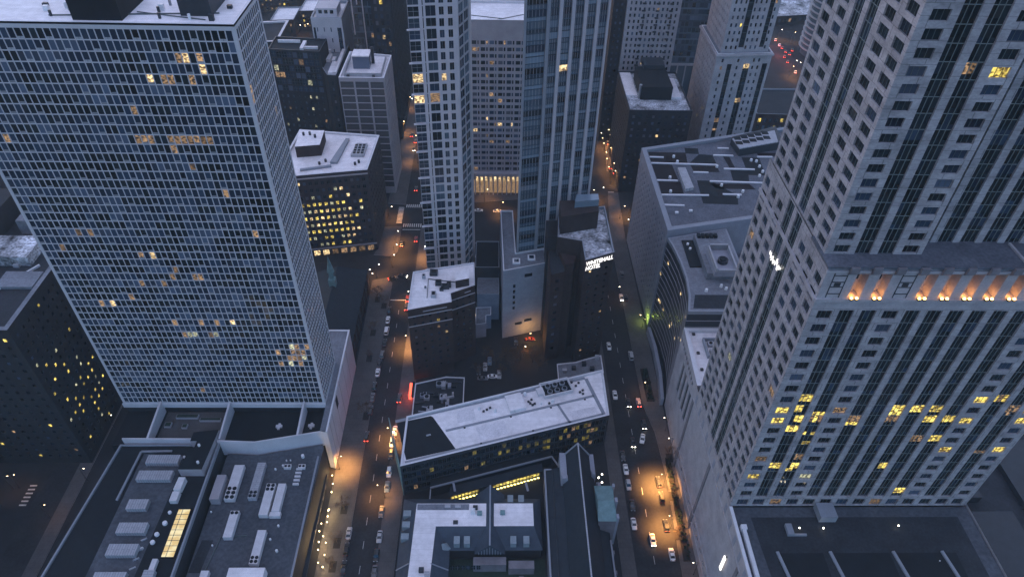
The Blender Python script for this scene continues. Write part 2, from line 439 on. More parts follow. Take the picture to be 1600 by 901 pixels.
def rect(x0,x1,y0,y1): return [(x0,y0),(x1,y0),(x1,y1),(x0,y1)]
marks('crosswalk', [rect(x,x+.6,308.2,311.2) for x in [-49.4+1.15*i for i in range(9)]]+[rect(-49.5,-39.8,305.6,306.1)])
marks('crosswalk', [rect(x,x+.6,326.4,329.4) for x in [-49.4+1.15*i for i in range(9)]])
marks('crosswalk', [rect(-53.4,-50.4,y,y+.6) for y in [311.6+1.2*i for i in range(13)]])
marks('crosswalk', [rect(66.2,69.6,y,y+.6) for y in [321+1.3*i for i in range(18)]])
marks('crosswalk', [rect(-49.6,-39.8,249.6,250.1)])
marks('crosswalk', [rect(-170+0*i,-167.5,y,y+.6) for i,y in enumerate([140+1.6*k for k in range(6)])])
marks('lane_line', [rect(-44.85,-44.7,y,y+3) for y in range(60,246,9)])
marks('lane_line', [rect(55.6,55.75,y,y+3) for y in range(90,318,9)])

# ------------------------------------------------------------------ left tower: white concrete grid
def left_tower():
    x0,x1,y0,y1,z0,z1 = -136.0,-62.2,168.0,189.5,22.0,164.0
    t = thing('office_tower', 'huge slab tower faced with a dense white concrete grid, filling the left', 'tower', (x0,y0,z0))
    f = Facades(t); nf = 49; ph = (z1-1.4-z0-1.6)/nf
    gl = [M['g0'], M['g1'], M['g2']]
    litrow = {}
    for j, a, b, p in ((38,23,34,.75),(37,26,29,.3),(46,34,38,.25),(45,31,36,.2),(44,27,31,.25),(41,22,26,.2),(24,14,18,.7),(22,19,21,.5),(27,7,9,.5),(21,20,25,.4),(20,13,18,.3),(8,37,40,.8),(9,37,40,.9),(10,38,41,.8),(7,36,40,.7),(17,4,9,.35),(12,18,24,.3),(3,30,33,.5),(14,22,30,.3)):
        litrow[j] = (a,b,p)
    bandp = [random.random() for _ in range(nf)]
    def front():
        hs = []; n = 42; L = x1-x0; pu = (L-1.6)/n
        for j in range(nf):
            run = 0; cur = gl[0]
            for i in range(n):
                if run <= 0: run = random.randint(1,6); cur = random.choices(gl, (3.5,5,.7+1.2*bandp[j]))[0]
                run -= 1
                m = cur; lr = litrow.get(j)
                if lr and lr[0] <= i <= lr[1] and random.random() < lr[2]: m = random.choice([M['litc'], M['litc'], M['litc'], M['litc'], M['litb']] if j > 12 else [M['litp'], M['litc'], M['litc']])
                elif random.random() < .004: m = M['litc']
                u = .8+(i+.5)*pu; z = z0+1.6+(j+.5)*ph
                hs.append((u-pu*.432, u+pu*.432, z-ph*.452, z+ph*.452, (m, 0, 0, None, M['hvac'] if (i+2*j) % 4 == 0 else None, .1)))
        return hs
    def side():
        hs = []; n = 13; L = y1-y0; pu = (L-1.6)/n
        for j in range(nf):
            for i in range(n):
                m = random.choices(gl+[M['litc']], (4,5,2,.12))[0]
                u = .8+(i+.5)*pu; z = z0+1.6+(j+.5)*ph
                hs.append((u-pu*.41, u+pu*.41, z-ph*.44, z+ph*.44, (m, 0, 0, None, None, .1)))
        return hs
    f.face((x0,y0),(x1,y0),z0,z1,front(),rec=.14); f.face((x1,y0),(x1,y1),z0,z1,side(),rec=.14)
    f.face((x1,y1),(x0,y1),z0,z1); f.face((x0,y1),(x0,y0),z0,z1)
    f.wall.quad((x0,y0,z0),(x0,y1,z0),(x1,y1,z0),(x1,y0,z0)); f.finish(M['frame'], 'concrete_grid')
    r = MB(); r.box(x0+.6,x1-.6,y0+.6,y1-.6,z1-2,z1-.5); ro = r.build('roof', M['roofw'], t)
    c = MB(); 
    for q in ((x0,x1,y0,y0+.7),(x0,x1,y1-.7,y1),(x0,x0+.7,y0+.7,y1-.7),(x1-.7,x1,y0+.7,y1-.7)): c.box(*q,z1-.5,z1+.05)
    c.build('parapet', M['coping'], t)
    p1 = MB(); p1.box(-101.2,-89.5,170.6,186,z1-.5,z1+5.5); p1.build('penthouse', M['black'], ro)
    p2 = MB(); p2.box(-76.8,-69.2,174.2,186,z1-.5,z1+4.5); p2.build('penthouse', M['darkmetal'], ro)
    for k in range(16):
        x = random.uniform(-112,-64.5); y = random.uniform(171.5,182)
        if -103 < x < -88 or (-78.5 < x < -67.5 and y > 172.5): continue
        v = MB()
        if k % 3: v.box(x-.6,x+.6,y-.4,y+.5,z1-.5,z1+random.uniform(.3,1.2))
        else: v.tube((x,y,z1-.5),(x,y,z1+.9),.35,.35,10)
        v.build('roof_vent', M[random.choice(['vent','hvac','darkmetal'])], ro)
    v = MB(); v.bar((-108,173,z1-.3),(-68,176,z1-.3),.25); v.bar((-88,176,z1-.3),(-70,171.5,z1-.3),.2); v.build('pipe', M['mulld'], ro)
left_tower()

# ------------------------------------------------------------------ its podium: street wing, courts, two flat store roofs
def podium():
    t = thing('podium_building', 'pale podium block with sunken roof courts under the white grid tower', 'building', (-98,175,0))
    b = MB(); zc = 18.2
    b.box(-136,-62.4,168.2,189.4,0,21.9); b.build('core', M['darkwall'], t)
    b = MB(); b.prism(ccw([(-136,153),(-98,152.2),(-84.2,151.6),(-60.3,156.3),(-60.3,168.2),(-136,168.2)]), 0, zc, 0, 0); b.build('court_floor', M['black'], t)
    b = MB(); b.quad((-121,156,zc+.03),(-99,156,zc+.03),(-99,167.8,zc+.03),(-121,167.8,zc+.03)); b.build('terrace', M['walk'], t)
    # street wing: tall blank wall with a coping, joints and one dark opening
    w_ = MB(); w_.prism(ccw([(-62.2,156.2),(-59.5,155.6),(-59.5,207),(-68,207),(-68,189.6),(-62.2,189.6)]), 0, 22.2, 0, 1); w_.build('street_wing', [M['whitewall'], M['roofg']], t)
    c = MB(); c.box(-60.0,-59.35,155.5,207.1,22.21,22.7); c.box(-68,-60.02,206.4,207.1,22.21,22.6); c.box(-68.1,-67.5,189.7,206.3,22.21,22.6); c.build('coping', M['coping'], t)
    j = MB()
    for y in (160.2,164.4,172,180,188,196): j.box(-59.49,-59.46,y,y+.18,.5,22)
    j.build('wall_joint', M['stone_dark'], t)
    j = MB(); j.box(-59.52,-59.4,171.5,174.2,15.5,20.6); j.build('louvre', M['black'], t)
    p = MB()
    for a, c_ in (((-60.4,156.2),(-84.2,151.3)),((-84.2,151.3),(-97.6,151.9)),((-97.6,152.6),(-131,152.8))):
        d = (Vector(c_)-Vector(a)).normalized(); nn = Vector((-d.y,d.x))*-.45
        p.prism(ccw([a, c_, (c_[0]+nn.x,c_[1]+nn.y), (a[0]+nn.x,a[1]+nn.y)]), 14, 22.2 if a[0] > -90 or a[0] < -97 else 22.0)
    p.build('court_wall', M['whitewall'], t)
    for x in (-69.9,-97.0,-122.2):
        f = MB(); f.hexa([(x-.35,152.8 if x<-90 else 154.6,zc),(x+.35,152.8 if x<-90 else 154.6,zc),(x+.35,168.1,zc),(x-.35,168.1,zc),(x-.35,152.8 if x<-90 else 154.6,22.3),(x+.35,152.8 if x<-90 else 154.6,22.3),(x+.35,168.1,24.2),(x-.35,168.1,24.2)]); f.build('buttress_fin', M['whitewall'], t)
    beam = MB(); beam.box(-136.3,-62.1,167.6,168.0,21.2,23.2); beam.build('base_beam', M['frame'], t)
    for x0,x1,y0,y1 in ((-117,-109,164.5,166.2),(-108,-100.4,163.2,164.6),(-120,-117.6,160.5,162.5),(-113.5,-111.6,160,161.8)):
        q = MB(); q.box(x0,x1,y0,y1,zc+.03,zc+.9); q.build('planter', M['hvac'], t)
        q = MB(); q.box(x0+.2,x1-.2,y0+.2,y1-.2,zc+.9,zc+1.05); q.build('planting', M['hedge'], t)
    for x,y in ((-78.5,161),(-66.8,161.3)):
        q = MB(); q.box(x-1.1,x+1.1,y-.5,y+.5,zc,zc+.8); q.box(x-.4,x+.4,y-1.3,y+1.3,zc,zc+.6); q.build('roof_fan', M['hvacw'], t)
podium()
def store_right():
    poly = ccw([(-95.2,90),(-62.8,90),(-61.4,153.6),(-62,155.4),(-84.4,150.6),(-95.2,151.2)])
    t = thing('store_building', 'low store with a broad grey roof, beside the lit pavement at lower left', 'building', (-79,122,0))
    b = MB(); b.prism(poly, 0, 15.4); b.build('wall', M['darkwall'], t)
    b = MB(); b.ngon([(x,y,15.42) for x,y in inset(poly,.05)]); ro = b.build('roof', M['roofm'], t)
    c = MB(); c.box(-62.9,-62.3,90,150,15.43,15.9); c.build('parapet', M['copingd'], t)
    q = MB(); q.box(-81.3,-70.2,90,106.8,15.43,19.2); q.build('stair_house', [M['roofw']], ro)
    for x,y,s in ((-68,149.8,.8),(-73.5,148.2,.35),(-72.1,148.3,.35),(-76.5,144.5,.5),(-74.2,146,.5),(-70.5,122.8,.5),(-72,118,.5),(-69,114,.6),(-94,128,.4),(-90,116,.4)):
        v = MB(); v.tube((x,y,15.43),(x,y,15.43+s*1.6),s*.7,s*.7,10); v.build('roof_vent', M['vent'], ro)
    for k in range(5):
        v = MB(); v.box(-69.2,-67.2,138.2+k*1.5,138.9+k*1.5,15.43,16.1); v.build('roof_fan', M['hvacw'], ro)
    for x in (-73.6,-68.6):
        v = MB(); v.box(x,x+2.4,144.6,146.2,15.43,16.5,0); v.tube((x+.6,145.4,16.5),(x+.6,145.4,16.7),.45,.45,10,1); v.tube((x+1.8,145.4,16.5),(x+1.8,145.4,16.7),.45,.45,10,1); v.build('condenser', [M['hvacw'],M['black']], ro)
    v = MB(); v.bar((-80,119.5,15.6),(-88.2,119.2,15.6),.3); v.bar((-88.2,119.2,15.6),(-90.2,105,15.6),.3); v.build('pipe', M['mulld'], ro); v = MB(); v.bar((-83,133.8,15.6),(-76,133.4,15.6),.25); v.build('pipe', M['mulld'], ro)
    v = MB(); v.quad((-95,107,15.45),(-91.3,107,15.45),(-90.4,118,15.45),(-94,118,15.45)); v.build('roof_patch', M['roofd'], ro)
    # shop front along the pavement: canopy edge and glazed bays
    s = MB(); s.box(-62.3,-61.0,92,150,4.2,4.6); s.build('canopy', M['darkmetal'], t)
    for k in range(12):
        y = 95+k*4.6
        pm = pane_mesh(3.6, 3.2, M['litc'] if k % 3 else M['litb'], 2, 0, M['mulld'])
        xx = -62.8+(y-90)*(1.4/63.6)+.04
        link('shop_window', pm, t, (xx+79, y+2-122, 2.2), math.pi/2)
store_right()
def store_left():
    poly = ccw([(-138,90),(-96.9,90),(-96.9,152),(-131.5,152)])
    t = thing('store_building', 'low store whose dark rimmed roof holds the glowing skylight, at lower left', 'building', (-117,121,0))
    zr = 19.4
    b = MB(); b.prism(poly, 0, zr); b.build('wall', M['darkwall'], t)
    b = MB(); b.ngon([(x,y,zr+.01) for x,y in inset(poly,.3)]); ro = b.build('roof', M['black'], t)
    b = MB(); b.ngon([(x,y,zr+.03) for x,y in ccw([(-124,91),(-109.5,91),(-107.6,140),(-108.5,148),(-122.5,148.5)])]); b.build('deck', M['roofm'], ro)
    b = MB(); b.bar((-124.5,130,zr+.3),(-123.6,149.2,zr+.3),.7,.5); b.bar((-123.6,149.2,zr+.3),(-113,149.4,zr+.3),.7,.5); b.build('kerb_upstand', M['copingd'], ro)
    c = MB(); c.bar((-137.8,90,zr+.35),(-131.6,152,zr+.35),.6,.7); c.bar((-131.6,151.8,zr+.35),(-97,151.8,zr+.35),.5,.6); c.bar((-97.15,90,zr+.8),(-97.15,152,zr+.8),.6,1.6); c.build('parapet', M['copingd'], t)
    p = MB(); p.prism(ccw([(-106.6,139.4),(-98.6,139.4),(-97.6,156),(-106.2,154.8),(-106.2,151),(-103.9,151),(-103.9,148.5),(-105,148.5)][::1]), zr, 23.4, 0, 1); p.build('plant_house', [M['beige'], M['black']], ro)
    for x,y in ((-102.4,149),(-100.6,142)):
        v = MB(); v.tube((x,y,23.4),(x,y,24.2),.45,.45,10); v.build('roof_vent', M['vent'], ro)
    q = MB(); q.box(-94.9,-91.8,131,140.5,15.4,18.6); q.build('annexe', M['beige'], t)
    for x,y,s in ((-105.6,125.5,.6),(-105.8,121.6,.8),(-107,117.7,.75),(-107.4,115,.75),(-104.8,108,.4),(-109,146.4,.5),(-108,147,.5),(-110,113,.5)):
        v = MB(); v.tube((x,y,zr),(x,y,zr+s),s,s*.9,12); v.build('roof_vent', M['vent'], ro)
    for y in (106,109,112,115.5): v = MB(); v.bar((-111.2,y,zr+.3),(-109.6,y+.9,zr+.3),.35,.6); v.build('pipe', M['hvac'], ro)
store_left()
def skylight():
    z = 19.45; x0,x1,y0,y1 = -102.9,-99.1,110,126.4
    t = thing('roof_skylight', 'long glowing yellow skylight set in the dark roof at lower left', 'skylight', ((x0+x1)/2,(y0+y1)/2,z))
    b = MB(); b.box(x0-.3,x1+.3,y0-.3,y1+.3,z-.1,z+.5); b.build('kerb', M['black'], t)
    b = MB(); b.quad((x0,y0,z+.55),(x1,y0,z+.55),(x1,y1,z+.55),(x0,y1,z+.55)); b.build('pane', M['skyl'], t)
    b = MB()
    for k in range(1,9): b.bar((x0,y0+(y1-y0)*k/9,z+.6),(x1,y0+(y1-y0)*k/9,z+.6),.12)
    b.bar(((x0+x1)/2-.5,y0,z+.6),((x0+x1)/2-.5,y1,z+.6),.14); b.build('glazing_bar', M['mulld'], t)
skylight()
# long rooftop air handlers: casing (> ribs), fan bank, duct
def handler(label, cat, x, y, z, L, W, Hh, rz, fans=4, duct=False, rib=True, m='hvac'):
    t = thing('air_handler', label, cat, (x,y,z), 'rooftop air handlers', rz)
    def bl(n, b, mm, par): o = b.build(n, mm, None); o.parent = par; return o
    b = MB(); b.box(-W/2,W/2,-L/2,L/2,.35,Hh); body = bl('casing', b, M[m], t)
    if rib:
        b = MB()
        n = int(L/1.1)
        for k in range(1,n): b.box(-W/2-.04,W/2+.04,-L/2+L*k/n-.05,-L/2+L*k/n+.05,.35,Hh+.05)
        bl('rib', b, M[m], body)
    b = MB(); b.box(-W/2+.2,W/2-.2,-L/2+.2,L/2-.2,0,.35); bl('base_rail', b, M['black'], t)
    for k in range(fans):
        xx = (-W/4 if k % 2 else W/4); yy = -L/2+.8+(k//2)*W*.48
        b = MB(); b.tube((xx,yy,Hh),(xx,yy,Hh+.22),W*.2,W*.2,10); bl('fan', b, M['black'], t)
    if duct:
        b = MB(); b.box(-W/2-.5,W/2+.5,-L/2-1.6,-L/2,.3,Hh*.8); bl('duct', b, M['hvacw'], t)
zg = 15.44
for lab,x,y,L,W,rz,fans,du in (
 ('white air handler with six near fans, leftmost below the pale court wall',-88.7,138.3,13.5,3.4,0,6,0),
 ('grey air handler with near fans, second from left below the pale court wall',-81.2,139,14,2.8,0,4,0),
 ('white air handler with far fans, left of the close pair on the broad grey roof',-75.9,131.6,12,3.0,math.pi,4,0),
 ('grey air handler with a white duct, right of the close pair on the broad roof',-72.2,132.3,10.5,2.6,0,0,1),
 ('white air handler with two fans, alone in the middle of the broad grey roof',-85.4,122.5,9.5,2.8,math.pi,2,0),
 ('grey air handler beside the white stair house on the broad grey roof',-74.8,114.5,11.5,2.7,0,4,0),
 ('small white air handler beside a dark patch near the bottom of the broad roof',-88.9,103.4,6.5,2.4,0,2,0)):
    handler(lab,'air handler',x,y,zg,L,W,2.3,rz,fans,bool(du),False,'hvacw' if 'white' in lab else 'hvac')
zg = 19.45
for lab,x,y,L,W in (
 ('ribbed grey air handler farthest from the camera on the dark rimmed roof',-114,144.8,11,3.4),
 ('ribbed grey air handler second farthest on the dark rimmed roof, near the plant house',-114.6,138.4,11.5,3.6),
 ('short ribbed air handler, third from the far end of the dark rimmed roof',-116.2,127.4,6.5,3.6),
 ('ribbed grey air handler level with the far half of the glowing skylight',-114.8,119,9,3.6),
 ('ribbed grey air handler level with the near half of the glowing skylight',-115,111.6,9,3.8),
 ('ribbed grey air handler at the bottom edge of the dark rimmed roof',-115.4,102.4,9.5,4.0)):
    handler(lab,'air handler',x,y,zg,L,W,2.2,math.pi/2,0,False,True)
def ductbox():
    t = thing('roof_duct', 'bent white duct between the air handlers and the skylight on the dark rimmed roof', 'duct', (-105.5,132,19.4))
    b = MB(); b.box(-106.6,-104.2,128.8,132.4,19.4,21.2); b.build('lower_duct', M['hvacw'], t)
    b = MB(); b.hexa([(-106.2,132.5,20.2),(-103.8,132.5,20.2),(-103.4,136.8,20.2),(-105.6,136.8,20.2),(-106.2,132.5,22.2),(-103.8,132.5,22.2),(-103.4,136.8,22.8),(-105.6,136.8,22.8)]); b.build('upper_duct', M['hvacw'], t)
    t = thing('roof_duct', 'low grey duct box beside the skylight near the bottom edge of the dark rimmed roof', 'duct', (-104.5,103,19.4))
    b = MB(); b.box(-105.9,-102.6,99,105.2,19.4,21.3); b.build('lower_duct', M['hvac'], t); b = MB(); b.box(-104.9,-103.3,105.3,109,19.4,20.8); b.build('upper_duct', M['hvacw'], t)
ductbox()

# ------------------------------------------------------------------ right tower: pale stone with dark window strips and the lit crown bays
def right_tower():
    X0, Y0, ZB = 70.0, 112.0, 45.0
    t = thing('stone_tower', 'tall pale stone tower with dark window strips and a band of lamplit bays', 'tower', (X0,Y0,ZB))
    f = Facades(t); fmm = M['mull']
    lay = [1.7,3.3,1.5,3.4,1.7,3.4,1.7,3.4,1.6]+[3.4,1.65]*5+[3.4,1.6,3.4,1.7,3.4,1.7,3.4,1.5,3.3,1.7]
    k = 70.7/sum(lay); lay = [a*k for a in lay]; cols = []; u = 0
    for i, a in enumerate(lay):
        if i % 2: cols.append((u, u+a))
        u += a
    wi = {0,3,10,13}
    def lp(z):
        if z < 54.5: return .10
        if z < 80: return .16
        if z < 96: return .34
        return .012
    rowlit = [.08,.10,.12,.16,.20,.16,.18,.34,.66,.72,.42,.02,.01,.01,.005,.005,.02,.0,.01,.01,.01]
    def stl(u, z, w_):
        j = int((z-49)/4.2)
        if z < 98 and random.random() < (rowlit[j] if 0 <= j < len(rowlit) else .01)*(.75 if w_ else .2): return random.choice([M['lita'],M['lita'],M['lita'],M['litc']])
        if z > 98 and random.random() < .003: return M['litc']
        return random.choices([M['g0'],M['g1']], (6,.8))[0]
    def win(j, p=None):
        pr = (rowlit[j] if 0 <= j < len(rowlit) else .015) if p is None else p
        m = random.choice([M['lita'],M['lita'],M['litc'],M['litp']]) if random.random() < pr*.8 else random.choices([M['g0'],M['g1'],M['g2']], (5,2,.6))[0]
        return (m, 2, 0, M['mulld'], None, .10)
    # lower front: arcade row, 17 office floors, crown band
    hs, ss = [], []; fl = 4.2; zf = 49.4; nf = 18; ztop = zf+nf*fl
    for i, (a,b) in enumerate(cols):
        hs.append((a, b, 45.4, 48.6, win(1,.35)))
        if i in wi:
            for j in range(nf): hs.append((a, b, zf+j*fl+.95, zf+j*fl+3.55, win(j)))
        else: ss.append((a, b, zf+.4, ztop-.5, fl, 2, stl, M['mullm']))
    A = (X0,Y0); B = (X0+70.7,Y0)
    f.face(A, B, ZB, ztop, hs, ss, rec=.45)
    ztop2 = 137.0; hs = []
    ba = []
    for i, (a,b) in enumerate(cols):
        if i not in wi: hs.append((a+.35, b-.35, 128.2, 135.0)); ba.append((a+.35, b-.35))
    f.face(A, B, ztop, ztop2, [], [], .4) if False else None
    # crown wall with recessed bays
    g = MB()
    def pt(u, z, d=0): return (X0+u, Y0+d, z)
    us = [0]+[q for a,b in ba for q in (a,b)]+[70.7]
    for i in range(0, len(us), 2): g.quad(pt(us[i],128.2), pt(us[i+1],128.2), pt(us[i+1],135), pt(us[i],135))
    g.quad(pt(0,ztop), pt(70.7,ztop), pt(70.7,128.2), pt(0,128.2)); g.quad(pt(0,135), pt(70.7,135), pt(70.7,ztop2), pt(0,ztop2))
    D = 2.6
    for a,b in ba:
        g.quad(pt(a,128.2), pt(a,128.2,D), pt(a,135,D), pt(a,135)); g.quad(pt(b,128.2,D), pt(b,128.2), pt(b,135), pt(b,135,D))
        g.quad(pt(a,128.2), pt(b,128.2), pt(b,128.2,D), pt(a,128.2,D)); g.quad(pt(a,135,D), pt(b,135,D), pt(b,135), pt(a,135)); g.quad(pt(a,128.2,D), pt(b,128.2,D), pt(b,135,D), pt(a,135,D))
    g.build('crown_wall', M['stone_plain'], t)
    for a,b in ba:
        m = MB(); m.box(X0+a+.5,X0+b-.5,Y0+D-.12,Y0+D-.02,131.5,134.4); m.build('crown_window', M['g0'], t)
        for uu in (a+.55, b-.95):
            l = MB(); l.box(X0+uu-.3,X0+uu+.3,Y0-.9,Y0-.3,128.15,128.5); l.ball((X0+uu,Y0-.65,128.7),.34,1); lo = l.build('flood_lamp', [M['pole'],M['bayl']], t)
        ld = bpy.data.lights.new('bay_light','POINT'); ld.energy = 420*LS; ld.color = (1,.36,.06); ld.shadow_soft_size = .4
        q = bpy.data.objects.new('bay_light', ld); COL.objects.link(q); q.parent = t; q.location = (a+(b-a)*.45, .9, 128.9-ZB)
    tr = MB(); tr.box(X0-.25,X0+70.9,Y0-.45,Y0,127.2,128.1); tr.box(X0-.3,X0+71,Y0-.5,Y0,135.6,136.2); tr.box(X0-.45,X0,Y0,Y0+43,127.2,128.1); tr.build('band_course', M['stone_plain'], t)
    cb = MB()
    ledge = MB(); ledge.box(X0-.6,X0+71.2,Y0-.7,Y0+9.8,136.9,137.5); ledge.build('setback_ledge', M['roofo'], t)
    uu = 1.2
    for i,(a,b) in enumerate(cols):
        if i in wi:   # dark cross panel of the crown
            m = MB(); c_ = (a+b)/2
            for x in (a+.1, b-.3): m.box(X0+x,X0+x+.22,Y0-.06,Y0-.003,128.3,135.4)
            for z in (129.3,131.2,132.6,134.4): m.box(X0+a+.32,X0+b-.3,Y0-.06,Y0-.003,z,z+.22)
            m.box(X0+c_-.7,X0+c_+.7,Y0-.05,Y0-.003,131.5,132.5); m.build('crown_panel', M['darkmetal'], t)
        if i % 1 == 0:
            m = MB(); c_ = b+.3; m.hexa([(X0+c_-.9,Y0-1.3,136.0),(X0+c_+.9,Y0-1.3,136.0),(X0+c_+.9,Y0-.5,135.2),(X0+c_-.9,Y0-.5,135.2),(X0+c_-.9,Y0-1.3,137.5),(X0+c_+.9,Y0-1.3,137.5),(X0+c_+.9,Y0-.5,137.5),(X0+c_-.9,Y0-.5,137.5)]); m.build('corbel', M['stone_dark'], t)
    # left faces: groups of square windows either side of a pair of strips
    def left(xf, ya, yb, z0, z1, nw, fl, p, zoff):
        L = yb-ya; hs = []; ss = []
        st = 3.6; gap = 1.9; mid = 2*st+gap; side = (L-mid-2.4)/2; pw = side/nw
        n = int((z1-z0)/fl)
        for g0 in (0, side+mid+2.4):
            for i in range(nw):
                a = g0+i*pw+pw*.19; b = a+pw*.62
                for j in range(n): hs.append((a, b, z0+j*fl+zoff, z0+j*fl+zoff+(2.7 if fl > 4 else 2.15), win(j, p if p is not None else None)))
        for a in (side+1.2, side+1.2+st+gap): ss.append((a, a+st, z0+.3, z1-.4, fl, 2, lambda u,z,w_: random.choices([M['g0'],M['g1'],M['litc']],(8,1,.05))[0], M['mullm']))
        f.face((xf,yb),(xf,ya), z0, z1, hs, ss, rec=.4)
    left(X0, Y0, 155.0, ZB, ztop2-.1, 3, 4.2, .06, 1.2)
    # upper shaft, set back
    X1, Y1 = 70.02, 115.6; Zu = 137.2; ZT = 214.0
    cu = [(a+ (0), b) for a,b in cols]
    def upper(A, B, cols2, z0, z1):
        hs, ss = [], []; fl = 3.27; n = int((z1-z0)/fl)
        for a,b,kind in cols2:
            if kind: 
                for j in range(n): hs.append((a,b,z0+j*fl+.65,z0+j*fl+2.65,win(99)))
            else: ss.append((a,b,z0+.2,z0+n*fl,fl,2,stl,M['mullm']))
        f.face(A,B,z0,z1,hs,ss,rec=.45)
    LW = cols[3][1]+1.2
    upper((X1,Y1),(X1+LW,Y1),[(a,b,i in wi) for i,(a,b) in enumerate(cols[:4])],Zu,ZT)
    f.face((X1+LW,Y1),(X1+LW,Y1+4.2),Zu,ZT)
    mid = [(a-LW,b-LW,False) for a,b in cols[4:10]]
    ML = cols[9][1]+1.2-LW
    upper((X1+LW,Y1+4.2),(X1+LW+ML,Y1+4.2),mid,Zu,ZT)
    f.face((X1+LW+ML,Y1+4.2),(X1+LW+ML,Y1),Zu,ZT)
    r0 = LW+ML
    upper((X1+r0,Y1),(X1+67.3,Y1),[(a-r0,b-r0,i+10 in wi) for i,(a,b) in enumerate(cols[10:]) if b-r0 < 67.3-r0-.5],Zu,ZT)
    left(X1, Y1, 152.5, Zu, ZT, 2, 3.27, .004, .6)
    f.face((X0+70.7,Y0),(X0+70.7,155),ZB,ztop2); f.face((X0+70.7,155),(X0,155),ZB,ztop2); f.face((X1+67.3,Y1),(X1+67.3,152.5),Zu,ZT); f.face((X1+67.3,152.5),(X1,152.5),Zu,ZT)
    f.finish(M['stone'])
    r = MB(); r.ngon([(X1,Y1,ZT),(X1+67.3,Y1,ZT),(X1+67.3,152.5,ZT),(X1,152.5,ZT)]); r.box(X0+.1,X0+70,152.6,154.9,136.6,137.2); r.build('roof', M['roofg'], t)
    for i,x in enumerate((112.0,133.0)):
        q = MB(); q.bar((x,Y0+.3,137.7),(x,Y0+7.4,137.7),.5,.45); q.build('ledge_kerb', M['stone_plain'], t)
    # hotel sign's mirror image on the left face, imitated by added glowing bars
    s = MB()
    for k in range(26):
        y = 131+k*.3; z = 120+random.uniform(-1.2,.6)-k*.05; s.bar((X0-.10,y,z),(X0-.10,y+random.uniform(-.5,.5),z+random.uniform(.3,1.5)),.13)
    s.build('sign_reflection', M['sign'], t)
right_tower()
def mall_sign():
    t = thing('shop_sign', 'narrow glowing white sign hung on the stone base block at the bottom edge', 'sign', (69.6,103.6,28)); b = MB()
    for k in range(5): b.box(69.2,69.6,102.4,103.6,24.6+k*1.5,25.7+k*1.5)
    b.build('panel', M['sign'], t); b = MB(); b.box(69.61,69.99,102.8,103.2,24.4,32); b.build('bracket', M['pole'], t)
mall_sign()
def mall():
    X0 = 70.0; zt = 45.0
    poly = ccw([(70,60),(141.5,60),(141.5,158),(70,158)])
    t = thing('mall_building', 'wide pale stone base block with a blank street wall, under the right tower', 'building', (100,110,0))
    f = Facades(t)
    hs = []
    for y in [62+4.6*i for i in range(21)]:
        hs.append((158-y-2.0, 158-y, 6.0, 7.6, (M['g0'],0,0,None,None,.1)))
    for y,h0,h1 in ((88.5,24,37),(82.5,24,37)): hs.append((158-y-3.8,158-y,h0,h1,(M['g0'],2,3,M['mulld'],None,.12)))
    f.face((70,158),(70,60),0,zt,hs,(),.35)
    f.face((70,60),(141.5,60),0,zt); f.face((141.5,60),(141.5,158),0,zt); f.face((141.5,158),(70,158),0,zt)
    f.finish(M['stone_plain'])
    r = MB(); r.quad((70.5,60.5,44.4),(141.2,60.5,44.4),(141.2,111.9,44.4),(70.5,111.9,44.4)); r.quad((140.8,112,44.4),(141.2,112,44.4),(141.2,157.5,44.4),(140.8,157.5,44.4)); ro = r.build('roof', M['roofm'], t)
    m = MB(); m.quad((76.5,87,44.42),(137,87,44.42),(137,108.6,44.42),(75.5,108.6,44.42)); m.build('roof_membrane', M['roofd'], ro)
    m = MB(); m.quad((80.5,88.3,44.44),(93,88.3,44.44),(93,97.5,44.44),(79.5,97.5,44.44)); m.quad((96,88.5,44.44),(112,88.5,44.44),(112,97.5,44.44),(95,97.5,44.44)); m.quad((115,88.5,44.44),(131,88.5,44.44),(131,97.5,44.44),(114,97.5,44.44)); m.build('roof_patch', M['black'], ro)
    for x in (80,95,113,127):
        m = MB(); m.bar((x,97.8,44.7),(x+1.2,89.5,44.7),.8,.5); m.build('roof_kerb', M['copingd'], ro)
    m = MB(); m.box(84.5,86.3,102.6,106,44.42,45.6); m.box(86.3,90,102.6,103.2,44.42,45.0); m.build('roof_hatch', M['copingd'], ro); m = MB(); m.box(95,100,107,111.8,44.42,47); m.build('roof_hatch', M['copingd'], ro)
    for x,y in ((88.3,104.6),(95.2,104.5),(117.5,105.2),(124.5,94.5)):
        m = MB(); m.tube((x,y,44.42),(x,y,45.4),.06,.06,6); m.ball((x,y,45.55),.2,1,6,4); m.build('roof_light', [M['pole'],M['lampw'] if y > 100 else M['vent']], ro)
    c = MB(); c.box(69.7,70.6,60,111.6,45.0,45.5); c.box(71.6,72.6,60,104,44.42,45.9); c.box(71.3,72.9,104,105.4,44.42,46.3); c.build('parapet', M['coping'], t)
    j = MB()
    for z in (4.4,9.6,38.5): j.box(69.78,69.997,60.2,157.8,z,z+.45)
    j.build('string_course', M['stone_plain'], t)
    for y in (62,96,131,157.2):
        j = MB(); j.box(69.55,69.996,y-.9,y+.9,0,4.39); j.box(69.55,69.996,y-.9,y+.9,4.86,9.59); j.box(69.7,69.996,y-.7,y+.7,10.06,38.4); j.build('pilaster', M['stone_dark'], t)
    for y in [66+5.2*i for i in range(18)]:
        j = MB(); j.box(69.9,69.995,y,y+1.4,39.6,43.4); j.build('blind_panel', M['greywall'], t)
mall()
blk2 = building('flat_annexe', 'low dull flat roof below the stone base block in the bottom right corner', [(143,60),(230,60),(230,170),(143,170)], 0, 24, 'darkwall', 'roofd', None, par=(.6,.6), copm='copingd')
